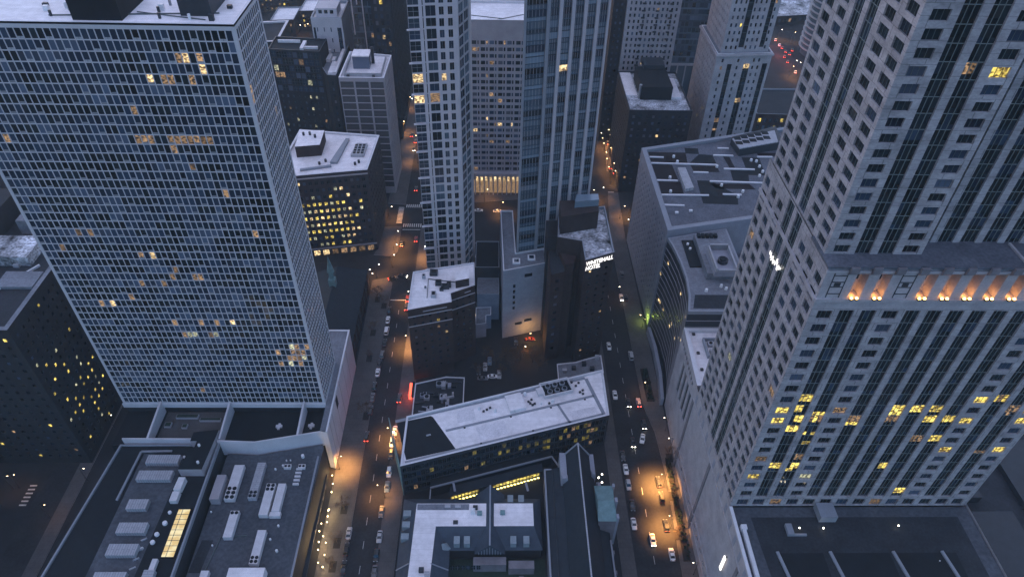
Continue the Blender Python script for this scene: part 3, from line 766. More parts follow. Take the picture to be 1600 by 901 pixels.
for q in ((150,168,96,120),(172,196,84,104),(150,162,126,150),(176,200,116,150)):
    b = MB(); b.box(*q,23.4,23.4+random.uniform(1,5)); b.build('roof_block', M[random.choice(['roofm','darkmetal','roofo'])], blk2[1])
# shorter stone wing with the white roof, between the tower and the curved block
def wing():
    poly = [(70.2,158.3),(88,158.3),(88,186.5),(71.2,186.5)]
    t, ro, rz = building('stone_wing', 'short stone wing with a white roof between the right tower and the curved block', poly, 0, 45, 'stone_plain', 'roofw', {
        3: dict(holes=lambda L: [(L-2.8-i*4.6-2.6, L-2.8-i*4.6, 20, 36, (M['g0'],1,4,M['mulld'],None,.12)) for i in range(4)]+[(1+i*2.4, 2.6+i*2.4, 39, 41.5, (M['g0'],0,0,None,None,.1)) for i in range(10)], style=sty(0), rec=.5)}, par=(1.2,1.6))
    for p in ((74.5,184),(74.2,174.5),(73.8,166.5)):
        b = MB(); b.box(p[0]-.5,p[0]+.5,p[1]-.5,p[1]+.5,rz,rz+.6); b.build('roof_vent', M['darkmetal'], ro)
    b = MB(); b.box(77,84,172,172.6,rz,rz+1.6); b.box(77,77.6,172.6,181,rz,rz+1.6); b.box(77.6,84,180.4,181,rz,rz+1.6); b.build('screen_wall', M['copingd'], ro)
    for x,y in ((79.5,178.5),(81.5,175),(79.5,174.6)):
        b = MB(); b.box(x-1,x+1,y-1,y+1,rz,rz+1.3); b.tube((x,y,rz+1.3),(x,y,rz+1.6),.6,.6,10,1); b.build('condenser', [M['hvac'],M['black']], ro)
wing()
def curved():
    poly = [(71.4,187),(73.5,196),(74.4,206),(74.1,216),(72.9,226),(71.8,231),(98,238),(98,187)]
    rows = 15; z1 = 53.0
    t = thing('curved_building', 'curved dark glass block ruled by thin pale floor bands, beside the right street', 'building', (85,210,0))
    poly = ccw(poly); n = len(poly)
    b = MB(); b.prism(inset(poly,.14), 0, z1-1); b.build('glass_front', M['darkmetal'], t)
    b = MB(); b.prism(poly, z1-1.6, z1); b.build('parapet', M['copingd'], t)
    for i in range(rows):
        z = 4+i*(z1-6)/rows; g_ = MB(); g_.prism(poly, z, z+.26); g_.build('floor_band', M['beige'], t)
    g_ = MB(); g_.ngon([(x,y,z1+.01) for x,y in inset(poly,.7)]); ro = g_.build('roof', M['roofg'], t)
    for k in range(12):
        i = random.choice([q for q in range(n) if poly[q][0] < 76 and poly[(q+1)%n][0] < 76] or [0]); A = Vector(poly[i]); B = Vector(poly[(i+1)%n]); u = random.random(); c_ = A.lerp(B,u); d = (B-A).normalized()
        z = 4+random.randint(5,13)*(z1-6)/rows+1.6
        o = link('window', pane_mesh(1.3,1.3,M['litb']), t, (c_.x+.12-85, c_.y-210, z), math.atan2(d.y,d.x)); o.location.x -= .05
    q = MB(); q.box(82,93,205,230,z1,z1+3); q.build('plant_house', [M['roofg']], ro)
    q = MB(); q.box(84,92.5,203,217,z1+3,z1+5.4); q.build('plant_house', M['greywall'], ro)
    q = MB(); q.box(84.1,84.7,203,217,z1+5.4,z1+7.2); q.box(91.8,92.4,203,217,z1+5.4,z1+7.2); q.box(84.7,91.8,216.4,217,z1+5.4,z1+8); q.box(84.7,91.8,203,203.6,z1+5.4,z1+6.4); q.build('screen_wall', M['hvac'], ro)
    q = MB(); q.tube((88.2,209,z1+5.4),(88.2,209,z1+6.8),2,2,14,0); q.tube((88.2,209,z1+6.8),(88.2,209,z1+7.2),1.4,1.4,12,1); q.build('cooling_fan', [M['darkmetal'],M['black']], ro)
    for i in range(5):
        q = MB(); q.box(82.8+i*1.7,84.1+i*1.7,227,229,z1+3,z1+4.2); q.build('condenser', M['black'], ro)
    q = MB(); q.ngon([(x,y,z1+.04) for x,y in [(75.8,196),(97,196),(97,188.5),(73.6,188.5)]]); q.build('roof_patch', M['roofd'], ro)
    q = MB(); q.box(77.2,81.8,212,229,z1+.02,z1+.5); q.build('roof_well', M['black'], ro)
    for x,y in ((79,226),(79.4,223),(86.8,200.6),(88.3,199),(80.5,198)):
        q = MB(); q.tube((x,y,z1),(x,y,z1+1.2),.6,.5,10); q.build('roof_vent', M['vent'], ro)
    q = MB(); q.prism(ccw([(69.0,186),(70.6,200),(71.0,216),(70.2,228),(71.6,228),(72.4,216),(72.0,200),(70.4,186)]),0.14,4.2); q.build('entrance_canopy', M['greywall'], t)
    q = MB(); q.prism([(98.3,190),(112,194),(112,241),(98.3,237)],0,36); q.build('rear_wing', M['roofg'], t)
curved()
def brownroof():
    z = 56.0
    poly = [(71.6,232.2),(150,250.5),(150,321),(70.8,298)]
    narrow = lambda L: [h for h in grid(L,6,z-4,18,15,.16,.42)]
    t, ro, rz = building('office_block', 'broad block with a patchwork roof of dark brown squares and white strips', poly, 0, z, 'greywall', 'roofo', {
        3: dict(holes=lambda L: [(u,u+(.55 if k % 4 == 1 else 1.0),6+j*3.3,7.9+j*3.3,(M['hvac'] if k % 4 == 1 and j % 2 else M['g0'],0,0,None,None,.1)) for k,u in enumerate([1.5+3.6*i for i in range(18)]) for j in range(14)], rec=.25), 0: dict(holes=lambda L: [], rec=.2)}, par=(1.4,2.2), copm='copingd')
    def patch(n, px, m, dz):
        b = MB(); b.ngon([(*P(u,v,rz+dz),rz+dz) for u,v in px][::-1]); b.build(n, M[m], ro)
    fx = lambda x, y: (980+x/6.154, 180+y/6.154)
    for q in ([(205,355),(560,360),(580,460),(230,460)],[(235,470),(430,475),(490,620),(290,620)],[(610,480),(860,490),(890,548),(640,545)],[(300,635),(510,640),(545,755),(330,755)],[(670,625),(800,630),(1060,770),(1070,860),(730,850)],[(550,315),(680,320),(690,375),(560,370)],[(690,375),(820,385),(860,470),(600,460)],[(920,395),(980,400),(1040,510),(985,508)],[(990,528),(1160,535),(1175,640),(1020,630)],[(800,660),(1170,660),(1240,715),(860,705)],[(1100,405),(1270,410),(1330,580),(1165,575)],[(1245,360),(1490,365),(1480,395),(1260,395)]):
        patch('brown_patch', [fx(*p) for p in q], 'roofb' if random.random() < .6 else 'black', .03)
    for a, b_ in (((215,402),(350,405)),((230,460),(860,478)),((285,625),(485,630)),((330,765),(785,770)),((355,862),(550,868)),((635,548),(780,552)),((795,635),(1310,652)),((830,385),(1020,390)),((870,318),(975,320)),((930,515),(1225,522)),((920,760),(1100,765)),((1250,400),(1395,402))):
        p0 = P(*fx(*a), rz+.3); p1 = P(*fx(*b_), rz+.3); b = MB(); b.bar((*p0,rz+.3),(*p1,rz+.3),.9,.5); b.build('white_upstand', M['coping'], ro)
    p = [P(*fx(*a), rz+1.2) for a in ((485,510),(560,510),(640,700),(560,715))]
    b = MB(); b.prism(ccw(p), rz, rz+1.6); b.build('air_handler', M['hvac'], ro)
    p = [P(*fx(*a), rz+2.5) for a in ((1000,235),(1420,130),(1490,285),(1080,350))]
    b = MB(); b.prism(ccw(p), rz, rz+4); ph = b.build('plant_house', M['darkmetal'], ro)
    p = [P(*fx(*a), rz+4.2) for a in ((1010,230),(1415,150),(1450,260),(1080,325))]
    b = MB(); b.prism(ccw(p), rz+4, rz+4.5); b.build('cooling_deck', M['hvac'], ph)
    for i in range(5):
        for j in range(2):
            c_ = P(*fx(1055+i*66+j*18+4, 222-i*13+j*44), rz+4.6); b = MB(); b.box(c_[0]-1.6,c_[0]+1.6,c_[1]-1.4,c_[1]+1.4,rz+4.45,rz+4.7); b.build('cooling_fan', M['black'], ph)
    for a in ((1065,790),(1110,740),(905,680),(860,500),(1190,440),(1240,450),(1270,500),(1300,550),(445,405),(410,605),(415,740),(1270,590),(480,455)):
        c_ = P(*fx(*a), rz); b = MB(); b.tube((*c_,rz),(*c_,rz+1.1),.7,.6,8); b.build('roof_vent', M['vent'], ro)
    for a in ((475,80),(610,62)):
        c_ = P(*(980+a[0]/6.154, 320+a[1]/6.154), rz); b = MB(); b.box(c_[0]-.7,c_[0]+.7,c_[1]-.5,c_[1]+.5,rz,rz+.7); b.build('roof_vent', M['vent'], ro)
brownroof()
def low_annexe():
    b = [(98.5,188),(136,197),(136,246),(112.2,240.5),(98.5,238)]
    building('flat_annexe', 'low grey flat roof wedged between the patchwork block and the stone tower', [(112.4,194),(140,194),(140,247),(112.4,240.5)], 0, 40, 'greywall', 'roofg', None, par=(.6,.5), copm='copingd')
low_annexe()

# ------------------------------------------------------------------ towers of the upper part
W = lambda L, z0, z1, pu, pz, fw, fh, mu=1.0, sill=.5: grid(L, z0, z1, max(1,round((L-2*mu)/pu)), max(1,round((z1-z0)/pz)), fw, fh, mu, sill=sill)
def white_frame_tower():
    poly = [(-31,251),(-13.4,253.6),(-9.8,263),(-9.8,286),(-31,283)]
    z1 = 205; fl = 4.15; nf = 47; t = thing('frame_tower', 'slender white framed tower with square windows, left one of the two middle towers', 'tower', (-22,265,0))
    f = Facades(t); A = poly[0]; B = poly[1]; L = (Vector(B)-Vector(A)).length; k = L/90.0
    hs = []; zz = 6
    fm = M['mull']
    for j in range(nf):
        z = zz+j*fl
        hot = 95 < z < 125
        def gm(p=.02): return random.choice([M['litb'],M['litc'],M['litc']]) if random.random() < (p*4 if hot else p*.6) else random.choices([M['g0'],M['g1'],M['gt']],(4,2,1.5))[0]
        hs.append((0.6*k, 20*k, z+.25, z+fl-.25, (gm(.03),1,1,fm,None,.08)))
        hs.append((26.2*k, 27.8*k, z+.1, z+fl-.2, (M['g0'],0,0,None,None,.1)))
        a = z+.3 if j % 2 else z+.75
        hs.append((32*k, 50*k, a, z+fl-(.3 if j % 2 == 0 else .05), (gm(.04),1,0,fm,None,.07)))
        hs.append((56*k, 64.6*k, z+.6, z+fl-.6, (gm(),1,0,fm,None,.05))); hs.append((72*k, 80.4*k, z+.6, z+fl-.6, (gm(),1,0,fm,None,.05)))
    f.face(A, B, 0, z1, hs, (), .4)
    L2 = (Vector(poly[2])-Vector(poly[1])).length
    f.face(poly[1], poly[2], 0, z1, [(a,b,zz+j*fl+.4,zz+j*fl+fl-.3,(random.choice([M['gt'],M['gt2'],M['g1']]),1,0,fm,None,.06)) for j in range(nf) for a,b in ((.7,L2*.48),(L2*.54,L2-.5))], (), .25)
    for i in (2,3,4): f.face(poly[i], poly[(i+1) % 5], 0, z1)
    f.finish(M['frame'], 'white_frame')
    # balcony slabs on the left bay, a slim fin rising between the bays
    d = (Vector(B)-Vector(A)).normalized(); nn = Vector((d.y,-d.x))
    for j in range(0, nf, 3):
        z = zz+j*fl; b = MB(); p0 = Vector(A)-d*.8; p1 = Vector(A)+d*(20.5*k); b.prism([tuple(p0+nn*1.1),tuple(p1+nn*1.1),tuple(p1+nn*.02),tuple(p0+nn*.02)][::1], z-.12, z+.22); b.build('balcony_slab', M['frame'], t)
    b = MB(); b.ngon([(x,y,z1) for x,y in poly]); b.build('roof', M['roofg'], t)
white_frame_tower()
def punched_tower():
    poly = [(-30,341.5),(32,341.5),(32,368),(-30,368)]
    z1 = 100.0
    def holes(L):
        hs = []; pz = 3.45; n = int((z1-7.5-14.5)/pz)
        for j in range(n):
            z = 15.3+j*pz; u = .8
            while u < L-5:
                hs.append((u,u+2.2,z,z+2.0,st(u,z))); hs.append((u+2.7,u+3.5,z,z+2.0,st(u,z))); u += 4.4
        return hs
    st0 = sty(.05, weights=(5,2,1.5,1), litm=[M['litb'],M['litc'],M['litc']])
    st = lambda u,z: st0(u,z)
    t, ro, rz = building('punched_tower', 'pale slab with small punched windows and a glowing colonnade, between two middle towers', poly, 0, z1, 'beige', 'roofw', {0: dict(holes=holes, rec=.3)}, par=(1.2,.8))
    # colonnade in front of the lit hall
    for i in range(24):
        x = -29+i*2.55; b = MB(); b.box(x,x+.6,339.3,340.2,.2,12.6); b.build('column', M['beige'], t)
        if -13 < x < 14:
            b = MB(); b.box(x+.7,x+1.9,339.4,340.1,9.6,12.4); b.build('soffit_lamp', M['litb'], t)
    b = MB(); b.box(-30.5,32.5,338.9,341.3,12.7,14.6); b.build('fascia', M['beige'], t)
    b = MB(); b.quad((-29,341.35,.3),(31,341.35,.3),(31,341.35,9),(-29,341.35,9)); b.build('hall_glazing', M['litc'], t)
    q = MB(); q.bar((-12,350,rz+.1),(4,346,rz+.1),.5,.3); q.bar((-2,343,rz+.1),(14,352,rz+.1),.5,.3); q.build('roof_pipe', M['mulld'], ro)
punched_tower()
M['finm'] = mat('pale_fin', (.44,.43,.47), .6, .1, .2)
def finned_tower():
    A = (9.6,237.5); B = (39.5,246.2); d = (Vector(B)-Vector(A)).normalized(); Ln = (Vector(B)-Vector(A)).length
    n = Vector((-d.y,d.x)); z1 = 205
    poly = [A, B, (41.5,276), (11.6,270)]
    t = thing('finned_tower', 'blue glass tower with tall pale fins, right one of the two middle towers', 'tower', (25,255,0))
    f = Facades(t); fl = 4.1; z0 = 28
    edges = [0, 8.6]+[8.6+i*(Ln-8.6)/5 for i in range(1,6)]
    hs = []
    tone = {}
    def m_(j, i):
        if i > 0 and random.random() < .012: return M['litb']
        if random.random() < .012: return M['litc']
        r = random.random()
        if j % 5 == 0: return M['gt2']
        return M['g0'] if r < .25 else M['g1'] if r < .45 else M['gt'] if r < .8 else M['gt2']
    nf = int((z1-z0)/fl)
    for j in range(nf):
        z = z0+j*fl
        for i in range(6):
            a = edges[i]+.5; b = edges[i+1]-.5
            hs.append((a,b,z+.12,z+1.45,(random.choice([M['gt'],M['gt2']]),5 if i == 0 else 3,0,M['mull'],None,.09)))
            hs.append((a,b,z+1.6,z+fl-.1,(m_(j,i),5 if i == 0 else 3,0,M['mull'],None,.09)))
    f.face(A,B,0,z1,hs,(),.3)
    for i in (1,2,3): f.face(poly[i],poly[(i+1)%4],0,z1)
    f.finish(M['gt'], 'glass_wall')
    nn = -n
    for i in range(7):
        u = min(max(edges[i],.35),Ln-.35); c_ = Vector(A)+d*u; wd = .4 if i in (0,6) else .62
        b = MB(); p = [c_-d*wd, c_+d*wd, c_+d*wd+n*.05, c_-d*wd+n*.05]; p = [c_-d*wd+nn*.8, c_+d*wd+nn*.8, c_+d*wd+nn*.01, c_-d*wd+nn*.01]
        b.prism([tuple(q) for q in p], 20, z1); b.build('fin', M['finm'] if i > 1 else M['copingd'], t)
    b = MB(); b.ngon([(x,y,z1) for x,y in poly]); b.build('roof', M['roofg'], t)
finned_tower()
def blank_wall_block():
    z = 40.0
    poly = [(3.9,224.6),(22,230.0),(22,240.5),(9.4,237.0),(8.6,268),(2.8,268)]
    hl = lambda L: [(4.5,5.6,10+i*3.2,12+i*3.2,(M['g0'],0,0,None,None,.1)) for i in range(2,7)]+[(9.5,13,34,36,(M['g0'],0,0,None,None,.1)),(5.8,9.2,6.6,8.2,(M['g0'],0,0,None,None,.1)),(10.2,13.8,7.6,9.2,(M['g0'],0,0,None,None,.1))]
    t, ro, rz = building('blank_wall_block', 'grey block with a blank panelled wall glowing orange near the ground, below the finned tower', poly, 0, z, 'greywall', 'roofg', {0: dict(holes=hl, rec=.25)}, par=(.8,.45))
    for x,y in ((9.5,231.5),(16,234)):
        b = MB(); b.box(x-1.6,x+1.6,y-1.6,y+1.6,rz,rz+.8); b.build('skylight', M['vent'], ro); b = MB(); b.box(x-1,x+1,y-1,y+1,rz+.81,rz+.9); b.build('skylight_glass', M['g1'], ro)
blank_wall_block()
def hotel():
    z = 60.0
    t, ro, rz = building('hotel_building', 'tall dark brown brick hotel with a glowing white rooftop sign, left of the right street', [(34.8,207.6),(46.6,212.6),(46.4,243.5),(26.5,240.6),(25.2,222.0),(34.6,219.6)], 0, z, 'brick', 'roofs', {
        0: dict(holes=lambda L: W(L,4,z-5,3.4,3.5,.3,.36), style=sty(.02,weights=(8,1,.5,.5)), rec=.3), 1: dict(holes=lambda L: W(L,4,z-3,3.6,3.5,.34,.42), style=sty(.05), rec=.3), 4: dict(holes=lambda L: [], rec=.3)}, par=(1.2,.5), copm='copingd')
    b = MB(); b.prism(ccw([(26.4,225.4),(41.6,229.5),(42.2,237.5),(26.4,236.4)]), rz, rz+8.5); ph = b.build('penthouse', M['brick'], ro)
    b = MB(); b.prism(ccw([(32,231.5),(41.8,233.2),(41.8,237.2),(33,236.6)]), rz+8.5, rz+11.5); b.build('cooling_tower', M['gt2'], ph)
    b = MB(); b.prism(ccw([(28.2,214),(31.6,214.8),(33,219.4),(26.4,221.6)]), 0, z-7.5); b.build('stair_bay', M['brickr'], t)
    f = Facades(t)
    b = [(22.4,210.6),(28,212.6),(28,226),(22.4,226)]
    hs = W(5.9,5,48,2.9,4.2,.42,.4); st = sty(.12, weights=(7,1,1,1), litm=[M['litp'],M['litb'],M['litc']])
    f.face(b[0],b[1],0,50,hs,(),.3,st); f.face(b[1],b[2],0,50); f.face(b[2],b[3],0,50); f.face(b[3],b[0],0,50); f.finish(M['brickr'], 'wing_wall')
    g_ = MB(); g_.ngon([(x,y,49.9) for x,y in b]); g_.build('wing_roof', M['roofd'], t)
    b = MB(); b.prism(ccw([(21.5,226.3),(28,226.3),(26.3,237),(21.5,237)]),0,57); b.build('rear_wing', M['darkwall'], t)
    for p in ((44.2,214.4),(41.5,213.8),(42.3,213.9)):
        v = MB(); v.tube((*p,rz),(*p,rz+1.3),.5,.5,10); v.build('roof_vent', M['vent'], ro)
    # the sign on the front parapet
    for txt, zz, off in (('WHITEHALL', z-2.9, .3), ('HOTEL', z-5.3, .3)):
        cu = bpy.data.curves.new('sign','FONT'); cu.body = txt; cu.size = 2.75; cu.extrude = .12; cu.space_character = 1.0; cu.shear = .12
        tmp = bpy.data.objects.new('tmp', cu); COL.objects.link(tmp); bpy.context.view_layer.update()
        dg = bpy.context.evaluated_depsgraph_get(); me = bpy.data.meshes.new_from_object(tmp.evaluated_get(dg)); bpy.data.objects.remove(tmp)
        me.name = 'sign_lettering'; me.materials.clear(); me.materials.append(M['sign'])
        wx = max(v.co.x for v in me.vertices); tgt = 12.0 if txt == 'WHITEHALL' else 6.6
        for v in me.vertices: v.co.x *= tgt/wx
        o = bpy.data.objects.new('sign_lettering', me); COL.objects.link(o); o.parent = t
        d = Vector((46.6-34.8, 212.6-207.6)); an = math.atan2(d.y,d.x); dn = d.normalized()
        px = 34.8+dn.x*off+dn.y*.25; py = 207.6+dn.y*off-dn.x*.25
        o.matrix_parent_inverse = Matrix(); o.location = (px-t.location.x, py-t.location.y, zz); o.rotation_euler = (math.pi/2,0,an)
hotel()
def brown_corner():
    z = 41.0
    poly = [(-33.6,199.6),(-16.6,204.4),(-17.2,209.5),(-7.7,214.4),(-8.3,229),(-33.4,222.6)]
    t, ro, rz = building('brick_building', 'brown brick block with a bright white notched roof, right of the left street', poly, 0, z, 'brickr', 'roofw', {
        0: dict(holes=lambda L: W(L,5,z-3,3.2,3.7,.32,.38), style=sty(.03,weights=(8,2,1,.5)), rec=.25), 2: dict(holes=lambda L: W(L,5,z-3,3.2,3.7,.32,.38), style=sty(.03,weights=(8,2,1,.5)), rec=.25), 5: dict(holes=lambda L: W(L,5,z-3,3.2,3.7,.32,.4), style=sty(.05), rec=.25)}, par=(.5,.5))
    for zz in (z-4.2, z-9.5, z-2.4):
        for i in (0,2):
            b = MB(); A = Vector(poly[i]); B = Vector(poly[i+1]); d = (B-A).normalized(); nn = Vector((d.y,-d.x))
            q = [A+nn*.2, B+nn*.2, B+nn*.01, A+nn*.01]
            if zz == z-2.4: q = [A+d*6+nn*.2, B-d*2+nn*.2, B-d*2+nn*.01, A+d*6+nn*.01]
            b.prism([tuple(k) for k in q], zz, zz+.4); b.build('band_course', M['beige'], t)
    b = MB(); b.prism(ccw([(-15.4,213),(-10,214.6),(-10.3,220.5),(-15.8,219)]), rz, rz+4, 0, 1); b.build('stair_house', [M['brick'],M['roofw']], ro)
    for x,y,sx,sy,h in ((-24,208.5,1.0,1.4,1.4),(-22.5,215.5,1.2,1.2,1.6),(-19.6,213.2,1.6,1.0,1.8),(-18.2,214.6,.9,1.3,1.5),(-24.8,222,1.6,1.6,1.2),(-28.7,219.3,.7,.7,1.6),(-21,211.8,.8,.6,1),(-27.6,213,.4,.4,.8)):
        b = MB(); b.box(x-sx,x+sx,y-sy,y+sy,rz,rz+h); b.box(x-sx*.6,x+sx*.6,y-sy*.6,y+sy*.6,rz+h,rz+h+.2,1); b.build('roof_unit', [M[random.choice(['hvac','darkmetal','copingd'])],M['black']], ro)
    b = MB(); b.bar((-26.5,207,rz+.2),(-26.8,218.5,rz+.2),.2); b.bar((-26.8,218.5,rz+.2),(-15.8,216.5,rz+.2),.3); b.build('pipe', M['mulld'], ro)
brown_corner()
def lit_office():
    z = 48.4
    poly = [(-103,280.5),(-60.3,288.3),(-58.6,321),(-100,326)]
    rowp = {0:.3,1:.75,2:.96,3:.96,4:.95,5:.93,6:.75,7:.5,8:.3,9:.12}
    def p(u, zz): 
        j = int((zz-5)/4.1); return rowp.get(j,.2)*(1.0 if u < .80 else .12)
    t, ro, rz = building('office_building', 'dark office block with rows of glowing yellow windows under a pale roof', poly, 0, z, 'officewall', 'roofw', {
        0: dict(holes=lambda L: W(L,5,z-3,2.75,4.1,.5,.46), style=sty(p,1,0,M['mulld'],(6,3,3,2),[M['lita'],M['litp'],M['litb'],M['lita']],.08), rec=.3),
        1: dict(holes=lambda L: W(L,5,z-3,3.0,4.1,.45,.5), style=sty(.04,1,0,M['mulld'],(6,3,3,2)), rec=.3)}, par=(.9,1.1))
    f = MB()
    A = Vector(poly[0]); B = Vector(poly[1]); d = (B-A).normalized(); nn = Vector((d.y,-d.x))
    f.prism([tuple(k) for k in (A+nn*.35, B+nn*.35, B+nn*.01, A+nn*.01)], 4.2, 5.0); f.prism([tuple(k) for k in (A+nn*.5, B+nn*.5, B+nn*.01, A+nn*.01)], z-2.2, z-1.6); f.build('band_course', M['beige'], t)
    for k in range(9):
        c_ = A+d*(4+k*4.5); link('shop_window', pane_mesh(3.0,3.0,M['litc'] if k > 3 else M['litb'],1,0,M['mulld']), t, (c_.x+nn.x*.03-t.location.x, c_.y+nn.y*.03-t.location.y, 2.0), math.atan2(d.y,d.x))
    b = MB(); b.prism(ccw([(-96,300),(-84.5,302),(-84.8,316),(-97,316)]), rz, rz+6, 0, 1); b.build('plant_house', [M['brick'],M['roofw']], ro)
    b = MB(); b.prism(ccw([(-79,294.5),(-75.6,294.5),(-73.2,317),(-75,317)]), rz, rz+1.2, 0, 0); b.build('roof_step', M['copingd'], ro)
    b = MB(); b.bar((-92,288,rz+.5),(-78,292,rz+.5),1.2,1.0); b.build('roof_step', M['copingd'], ro)
    b = MB(); b.prism(ccw([(-70.2,301),(-63.8,301),(-63.4,312),(-68.6,312)]), rz, rz+1.4, 0, 0); hv = b.build('cooling_unit', M['hvac'], ro)
    for i in range(3):
        for j in range(4):
            b = MB(); b.box(-69.2+i*1.9,-67.9+i*1.9,302+j*2.4,303.6+j*2.4,rz+1.41,rz+1.55); b.build('fan_grille', M['black'], hv)
    for x,y in ((-94,311),(-91,311.5),(-88,309),(-84,294),(-81.5,296.5),(-67,294),(-65.5,296)):
        b = MB(); b.tube((x,y,rz),(x,y,rz+(7.6 if x < -86 else 1.4)),.6,.6,8); b.build('roof_vent', M['darkmetal'], ro)
lit_office()
def beige_slab():
    z = 70
    poly = [(-79.6,340.5),(-56.6,340.5),(-55.8,368.5),(-79.0,372.5)]
    band = lambda L: [(a+.4+i*(L-.4)/3*0, b, z0, z1) for a,b,z0,z1 in []]
    def fr(L):
        hs = []; pu = L/3
        for i in range(3):
            for j in range(16): hs.append((i*pu+.45,(i+1)*pu-.45,4+j*4.0+.25,4+j*4.0+3.75))
        return hs
    t, ro, rz = building('beige_tower', 'grey brown slab of blank panels with a glass penthouse on its pale roof', poly, 0, z, 'beige', 'roofw', {
        0: dict(holes=fr, style=lambda u,zz: (M['panel'],0,1,M['mulld'],None,.1), rec=.25), 1: dict(holes=lambda L: W(L,4,z-2,2.3,3.9,.5,.62), style=sty(.02,weights=(2,2,4,3)), rec=.5)}, par=(1.0,.8))
    b = MB(); b.box(-74,-65.5,353,361,rz,rz+6.5,0); b.build('penthouse', [M['g2']], ro); b = MB(); b.box(-74.2,-65.3,352.8,361.2,rz+6.5,rz+7.1); b.build('penthouse_roof', M['roofw'], ro)
    b = MB(); b.box(-77.5,-58.6,343.2,343.5,rz,rz+2.2); b.box(-58.6,-58.3,343.2,366,rz,rz+2.2); b.box(-77.5,-77.2,343.6,369,rz,rz+2.2); b.build('screen_wall', M['hvac'], ro)
    for x,y in ((-75,342.2),(-62,342.2),(-72,362),(-64.5,360)):
        b = MB(); b.box(x-.7,x+.7,y-.6,y+.6,rz,rz+1.6 if y < 350 else rz+9); b.build('roof_unit', M['darkmetal'], ro)
M['panel'] = mat('brown_panel', (.085,.082,.09), .7, .2, .3)
beige_slab()
def blk(name, label, poly, z, wm, rm, hol, st, cat='building', edges=(0,), par=(1,.5), cop='copingd', rec=.3):
    return building(name, label, poly, 0, z, wm, rm, {e: dict(holes=hol, style=st, rec=rec) for e in edges}, par=par, copm=cop, cat=cat)
t, ro, rz = blk('glass_office', 'dark office block with a blue glass front, beside the white grid tower', [(-131,398),(-101,395),(-100,413),(-131,416)], 60, 'darkwall', 'black', lambda L: W(L,34,59,3.0,3.9,.86,.82)+W(L,2,33,3.6,3.9,.35,.5), sty(lambda u,z: .30 if .62 < u < .78 else .05,1,1,M['mulld'],(2,4,2,0),[M['litp'],M['litc']]), edges=(0,), cop='darkmetal')
for q in ((-113,-111,398.5,409),(-110.8,-103,400,401.2),(-128,-115,409,410)):
    b = MB(); b.box(*q,rz,rz+1.5); b.build('roof_duct', M['roofw'], ro)
t, ro, rz = blk('dark_block', 'narrow dark block with white roof ducts, just behind the grey brown slab', [(-96.5,386),(-91.4,385.5),(-90.6,430),(-106,430),(-105,404)], 50, 'darkwall', 'roofg', lambda L: W(L,4,47,3,4,.4,.5), sty(.02))
for q in ((-96.2,-93.2,387,402),(-104,-98,405,413),(-97,-95,404,409),(-93.4,-91.4,388,428),(-103,-100,418,428)):
    b = MB(); b.box(*q,rz,rz+2); b.build('roof_duct', M['roofw'], ro)
t, ro, rz = blk('dark_block', 'dark block with a pale rimmed roof behind the white grid tower top corner', [(-150,425),(-134,428),(-134.5,462),(-152,459)], 52, 'darkwall', 'roofd', lambda L: W(L,4,48,3,4,.5,.5), sty(.03), cop='coping', par=(1,1.6))
t, ro, rz = blk('white_tower', 'white stone tower with a stepped top and dark corner windows, upper left', [(-109.4,420),(-91.2,420),(-91.4,448),(-109.8,448)], 70, 'frame', 'roofw', lambda L: W(L,20,66,4.4,7,.16,.4)+[(.7,2.0,20,64),(L-3.3,L-.9,20,64)], sty(0), par=(1.5,.8))
b = MB(); b.box(-107,-94.5,425,438,rz,rz+5,0); pq = b.build('penthouse', M['frame'], ro)
for i in range(3):
    b = MB(); b.box(-105.4+i*3.4,-103.4+i*3.4,424.9,424.98,rz+2,rz+4); b.build('window', M['g0'], pq)
t, ro, rz = blk('blue_glass_tower', 'dark blue glass tower ribbed with pale vertical fins, at the top left of centre', [(-96.5,470),(-68.5,470),(-68.5,500),(-96.5,500)], 150, 'gt', 'roofg', lambda L: W(L,4,146,2.4,4.2,.8,.75), sty(.01,litm=[M['litc']],weights=(2,5,2,0)), cat='tower', edges=(0,1))
for k,(u,z0,z1) in enumerate(((2,40,140),(5.5,60,140),(9,30,120),(12.5,70,140),(15,25,100),(18.5,50,140),(22,60,110),(25,20,140))):
    b = MB(); b.box(-96.5+u,-96.5+u+.7,469.2,469.95,z0,z1); b.build('fin', M['hvacw'], t)
t, ro, rz = blk('rough_roof_block', 'dark stone block with a frost mottled roof and dark plant house, upper right', [(72,344),(106,344),(106,392),(72,392)], 52, 'darkwall', 'roofs', lambda L: W(L,4,50,3.4,4,.4,.42), sty(.04,weights=(5,1,3,1)), edges=(0,3), cop='darkmetal')
b = MB(); b.box(80,97,358,384,rz,rz+7.5,0); pq = b.build('plant_house', [M['black']], ro)
b = MB(); b.box(97.3,103,359,383,rz+.02,rz+1.2); b.build('roof_slab', M['roofw'], ro); b = MB(); b.box(72.6,79,362,391,rz+.02,rz+.6); b.build('roof_slab', M['roofw'], ro)
b = MB(); b.box(84,96,380,391,rz+7.5,rz+10); b.build('roof_gantry', M['darkmetal'], ro)
b = MB(); b.tube((79.6,360,rz),(79.6,360,rz+8),.8,.8,8); b.build('flue', M['hvac'], ro)
t, ro, rz = blk('stone_slab_tower', 'grey stone tower with narrow windows and dark balcony stacks, behind the frosty roof', [(74,400),(104.5,400),(104.5,430),(74,430)], 150, 'stone_plain', 'roofg', lambda L: [h for h in W(L,10,146,2.55,3.5,.42,.55)], sty(.015,weights=(6,3,1,.5)), cat='tower', edges=(0,))
